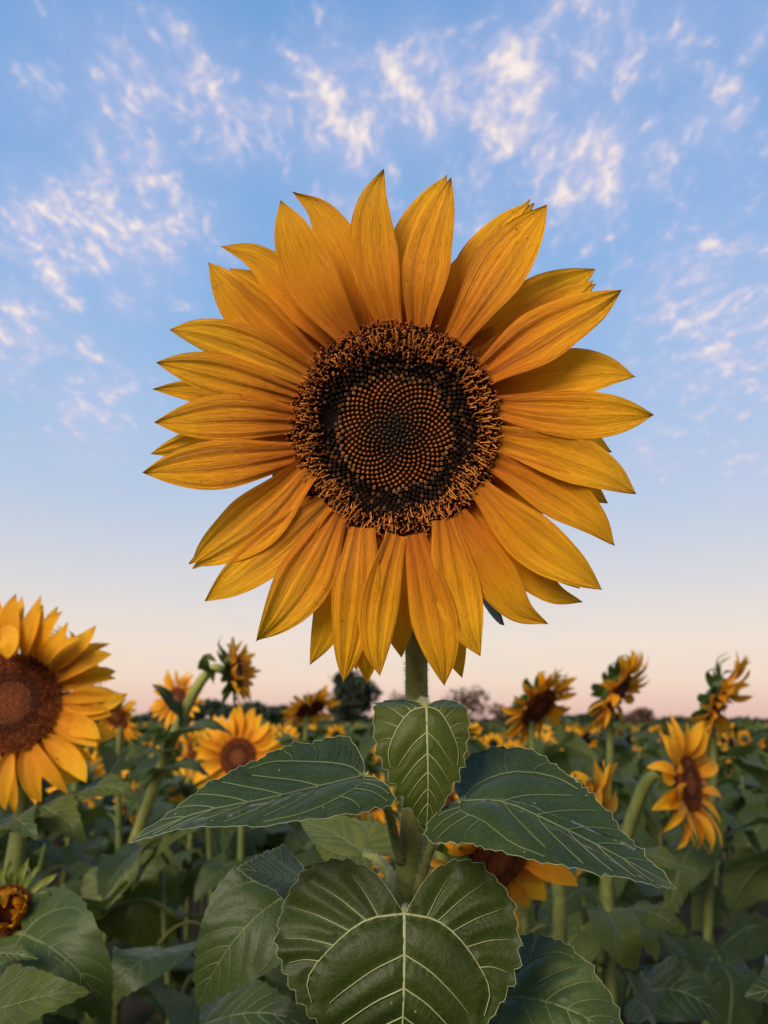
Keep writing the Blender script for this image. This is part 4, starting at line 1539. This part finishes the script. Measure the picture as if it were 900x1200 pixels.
def main_leaf(ctrl_px, n0, n1, halfw_px, dep, mat=M_LEAF, petiole=None, vm=None, hair=True, root=None, off=None, vein=0.0009, M=90, nr=26, margin=0.00012, **kw):
    root = root or main
    off = off if off is not None else MB
    ctrl = [P(*q) - off for q in ctrl_px]
    lf = Leaf(ctrl, n0, n1, halfw_px / FPX * dep, M=M, nr=nr, **kw)
    o = add_obj('leaf', lf.blade('leaf_blade', mat), root)
    add_obj('vein', lf.vein_mesh('leaf_veins', vm or M_VEIN, vein), o, kind='stuff')
    if margin:
        add_obj('leaf_margin', lf.margin_mesh('leaf_margin', M_MARGIN, margin), o, kind='stuff')
    if petiole:
        pp = catmull([P(*q) - off for q in petiole], 18)
        rr_ = np.linspace(0.0031, 0.0021, 18) * (dep / 0.4) * kw.get('petk', 1.0)
        pt = add_obj('petiole', tube_mesh('petiole', pp, rr_, M_STEM, 10), o)
        if hair:
            add_obj('petiole_hairs', hair_mesh(pp, rr_, 900, 0.0008, 0.0022, 9), o, kind='stuff')
    return o


# a: small leaf hanging in front of the stem
main_leaf([(500, 828, 0.375), (501, 870, 0.368), (502, 925, 0.366), (500, 974, 0.370)], (0, -1, 0.25), (0, -1, 0.1), 56, 0.372,
          M_LEAF_OL, petiole=[(488, 850, 0.407), (490, 832, 0.398), (495, 823, 0.386), (500, 828, 0.3755)], lobe=0.24, asym=0.10, fold=(-0.10, -0.06), curl=(-0.18, 0.0), ruffle=0.012,
          back=1.15, quilt=0.018, serr=0.042, teeth=15, seed=1, vein=0.0006, vm=M_VEIN_P)
# b: leaf reaching left, its far half raised
main_leaf([(426, 910, 0.372), (385, 920, 0.364), (310, 938, 0.352), (230, 955, 0.345), (152, 988, 0.345)], (0.05, -0.40, 1.0), (-0.25, -0.42, 0.9), 78, 0.36,
          M_LEAF, petiole=[(470, 1010, 0.408), (463, 985, 0.404), (455, 950, 0.396), (438, 926, 0.380), (426, 910, 0.3715)], lobe=0.05, fold=(0.14, 0.12), curl=(-0.22, 0.10), asym=0.12, ruffle=0.014,
          back=0.0, quilt=0.012, serr=0.018, teeth=26, seed=2, vein=0.00045, lift=0.0010)
# c: leaf reaching right, spread toward the viewer
main_leaf([(541, 940, 0.374), (590, 941, 0.364), (660, 972, 0.350), (730, 1008, 0.342), (792, 1042, 0.340)], (0.05, -0.52, 1.0), (0.25, -0.56, 0.9), 94, 0.36,
          M_LEAF, petiole=[(487, 1052, 0.408), (497, 1018, 0.402), (508, 985, 0.396), (524, 956, 0.382), (541, 940, 0.3735)], lobe=0.09, fold=(0.10, 0.10), curl=(0.05, -0.22), asym=-0.12, ruffle=0.012,
          back=0.0, quilt=0.013, serr=0.024, teeth=28, seed=3, vein=0.00045, lift=0.0010)
# d: broad heart-shaped leaf hanging below, face on
main_leaf([(474, 1071, 0.368), (474, 1130, 0.357), (472, 1200, 0.352), (466, 1290, 0.356)], (0, -1, 0.55), (0, -1, 0.15), 143, 0.358,
          M_LEAF_D, petiole=[(477, 1090, 0.414), (477, 1072, 0.400), (476, 1066, 0.385), (474, 1071, 0.3678)], lobe=0.27, fold=(0.08, 0.05), curl=(-0.12, -0.20), ruffle=0.020,
          back=0.05, quilt=0.026, serr=0.036, teeth=24, seed=4, vein=0.0008, M=130, nr=44, asym=0.07, lift=0.0011, vm=M_VEIN_P)
# e: leaf at the lower right of the stem
main_leaf([(585, 1170, 0.40), (630, 1172, 0.385), (690, 1195, 0.372), (745, 1245, 0.368)], (0.0, -0.75, 1.0), (0.2, -0.75, 0.8), 82, 0.385,
          M_LEAF, petiole=[(476, 1180, 0.422), (510, 1165, 0.418), (550, 1160, 0.408), (585, 1170, 0.3995)], lobe=0.22, fold=(0.22, -0.2), curl=(0.0, -0.3), ruffle=0.02, back=0.0,
          quilt=0.022, serr=0.022, teeth=22, seed=5, vein=0.0008)
# f: long leaf hanging at the left
main_leaf([(338, 1047, 0.52), (300, 1075, 0.505), (262, 1120, 0.50), (231, 1180, 0.505)], (-0.2, -1, 0.45), (-0.1, -1, 0.1), 66, 0.505,
          M_LEAF, petiole=[(474, 1150, 0.43), (430, 1110, 0.46), (380, 1050, 0.50), (338, 1047, 0.5195)], lobe=0.16, fold=(0.10, 0.05), curl=(0.1, -0.1), ruffle=0.012, back=0.1,
          quilt=0.012, serr=0.018, teeth=20, seed=6, vein=0.0009, margin=None)
# g: leaf seen edge on at the left, above f
main_leaf([(352, 1030, 0.50), (325, 1026, 0.485), (300, 1022, 0.475), (278, 1018, 0.47)], (0, -0.45, 1), (-0.1, -0.45, 1), 44, 0.48,
          M_LEAF, petiole=[(474, 1120, 0.425), (440, 1075, 0.46), (390, 1040, 0.49), (352, 1030, 0.4995)], lobe=0.2, fold=(-0.2, 0.3), curl=(-0.3, 0.1), ruffle=0.03, back=0.0,
          quilt=0.015, serr=0.03, teeth=14, seed=7, vein=0.0007)
# h: pale leaf behind the stem
main_leaf([(428, 1002, 0.47), (405, 985, 0.485), (380, 972, 0.50), (352, 962, 0.52)], (0.1, -0.75, 0.8), (0, -0.6, 0.9), 40, 0.5,
          M_LEAF_OL, petiole=[(474, 1060, 0.42), (460, 1030, 0.44), (445, 1010, 0.46), (428, 1002, 0.4698)], lobe=0.2, fold=(0.2, 0.1), curl=(0, 0), ruffle=0.03, back=0.0,
          quilt=0.02, serr=0.02, teeth=14, seed=8, vein=0.0007, margin=None)
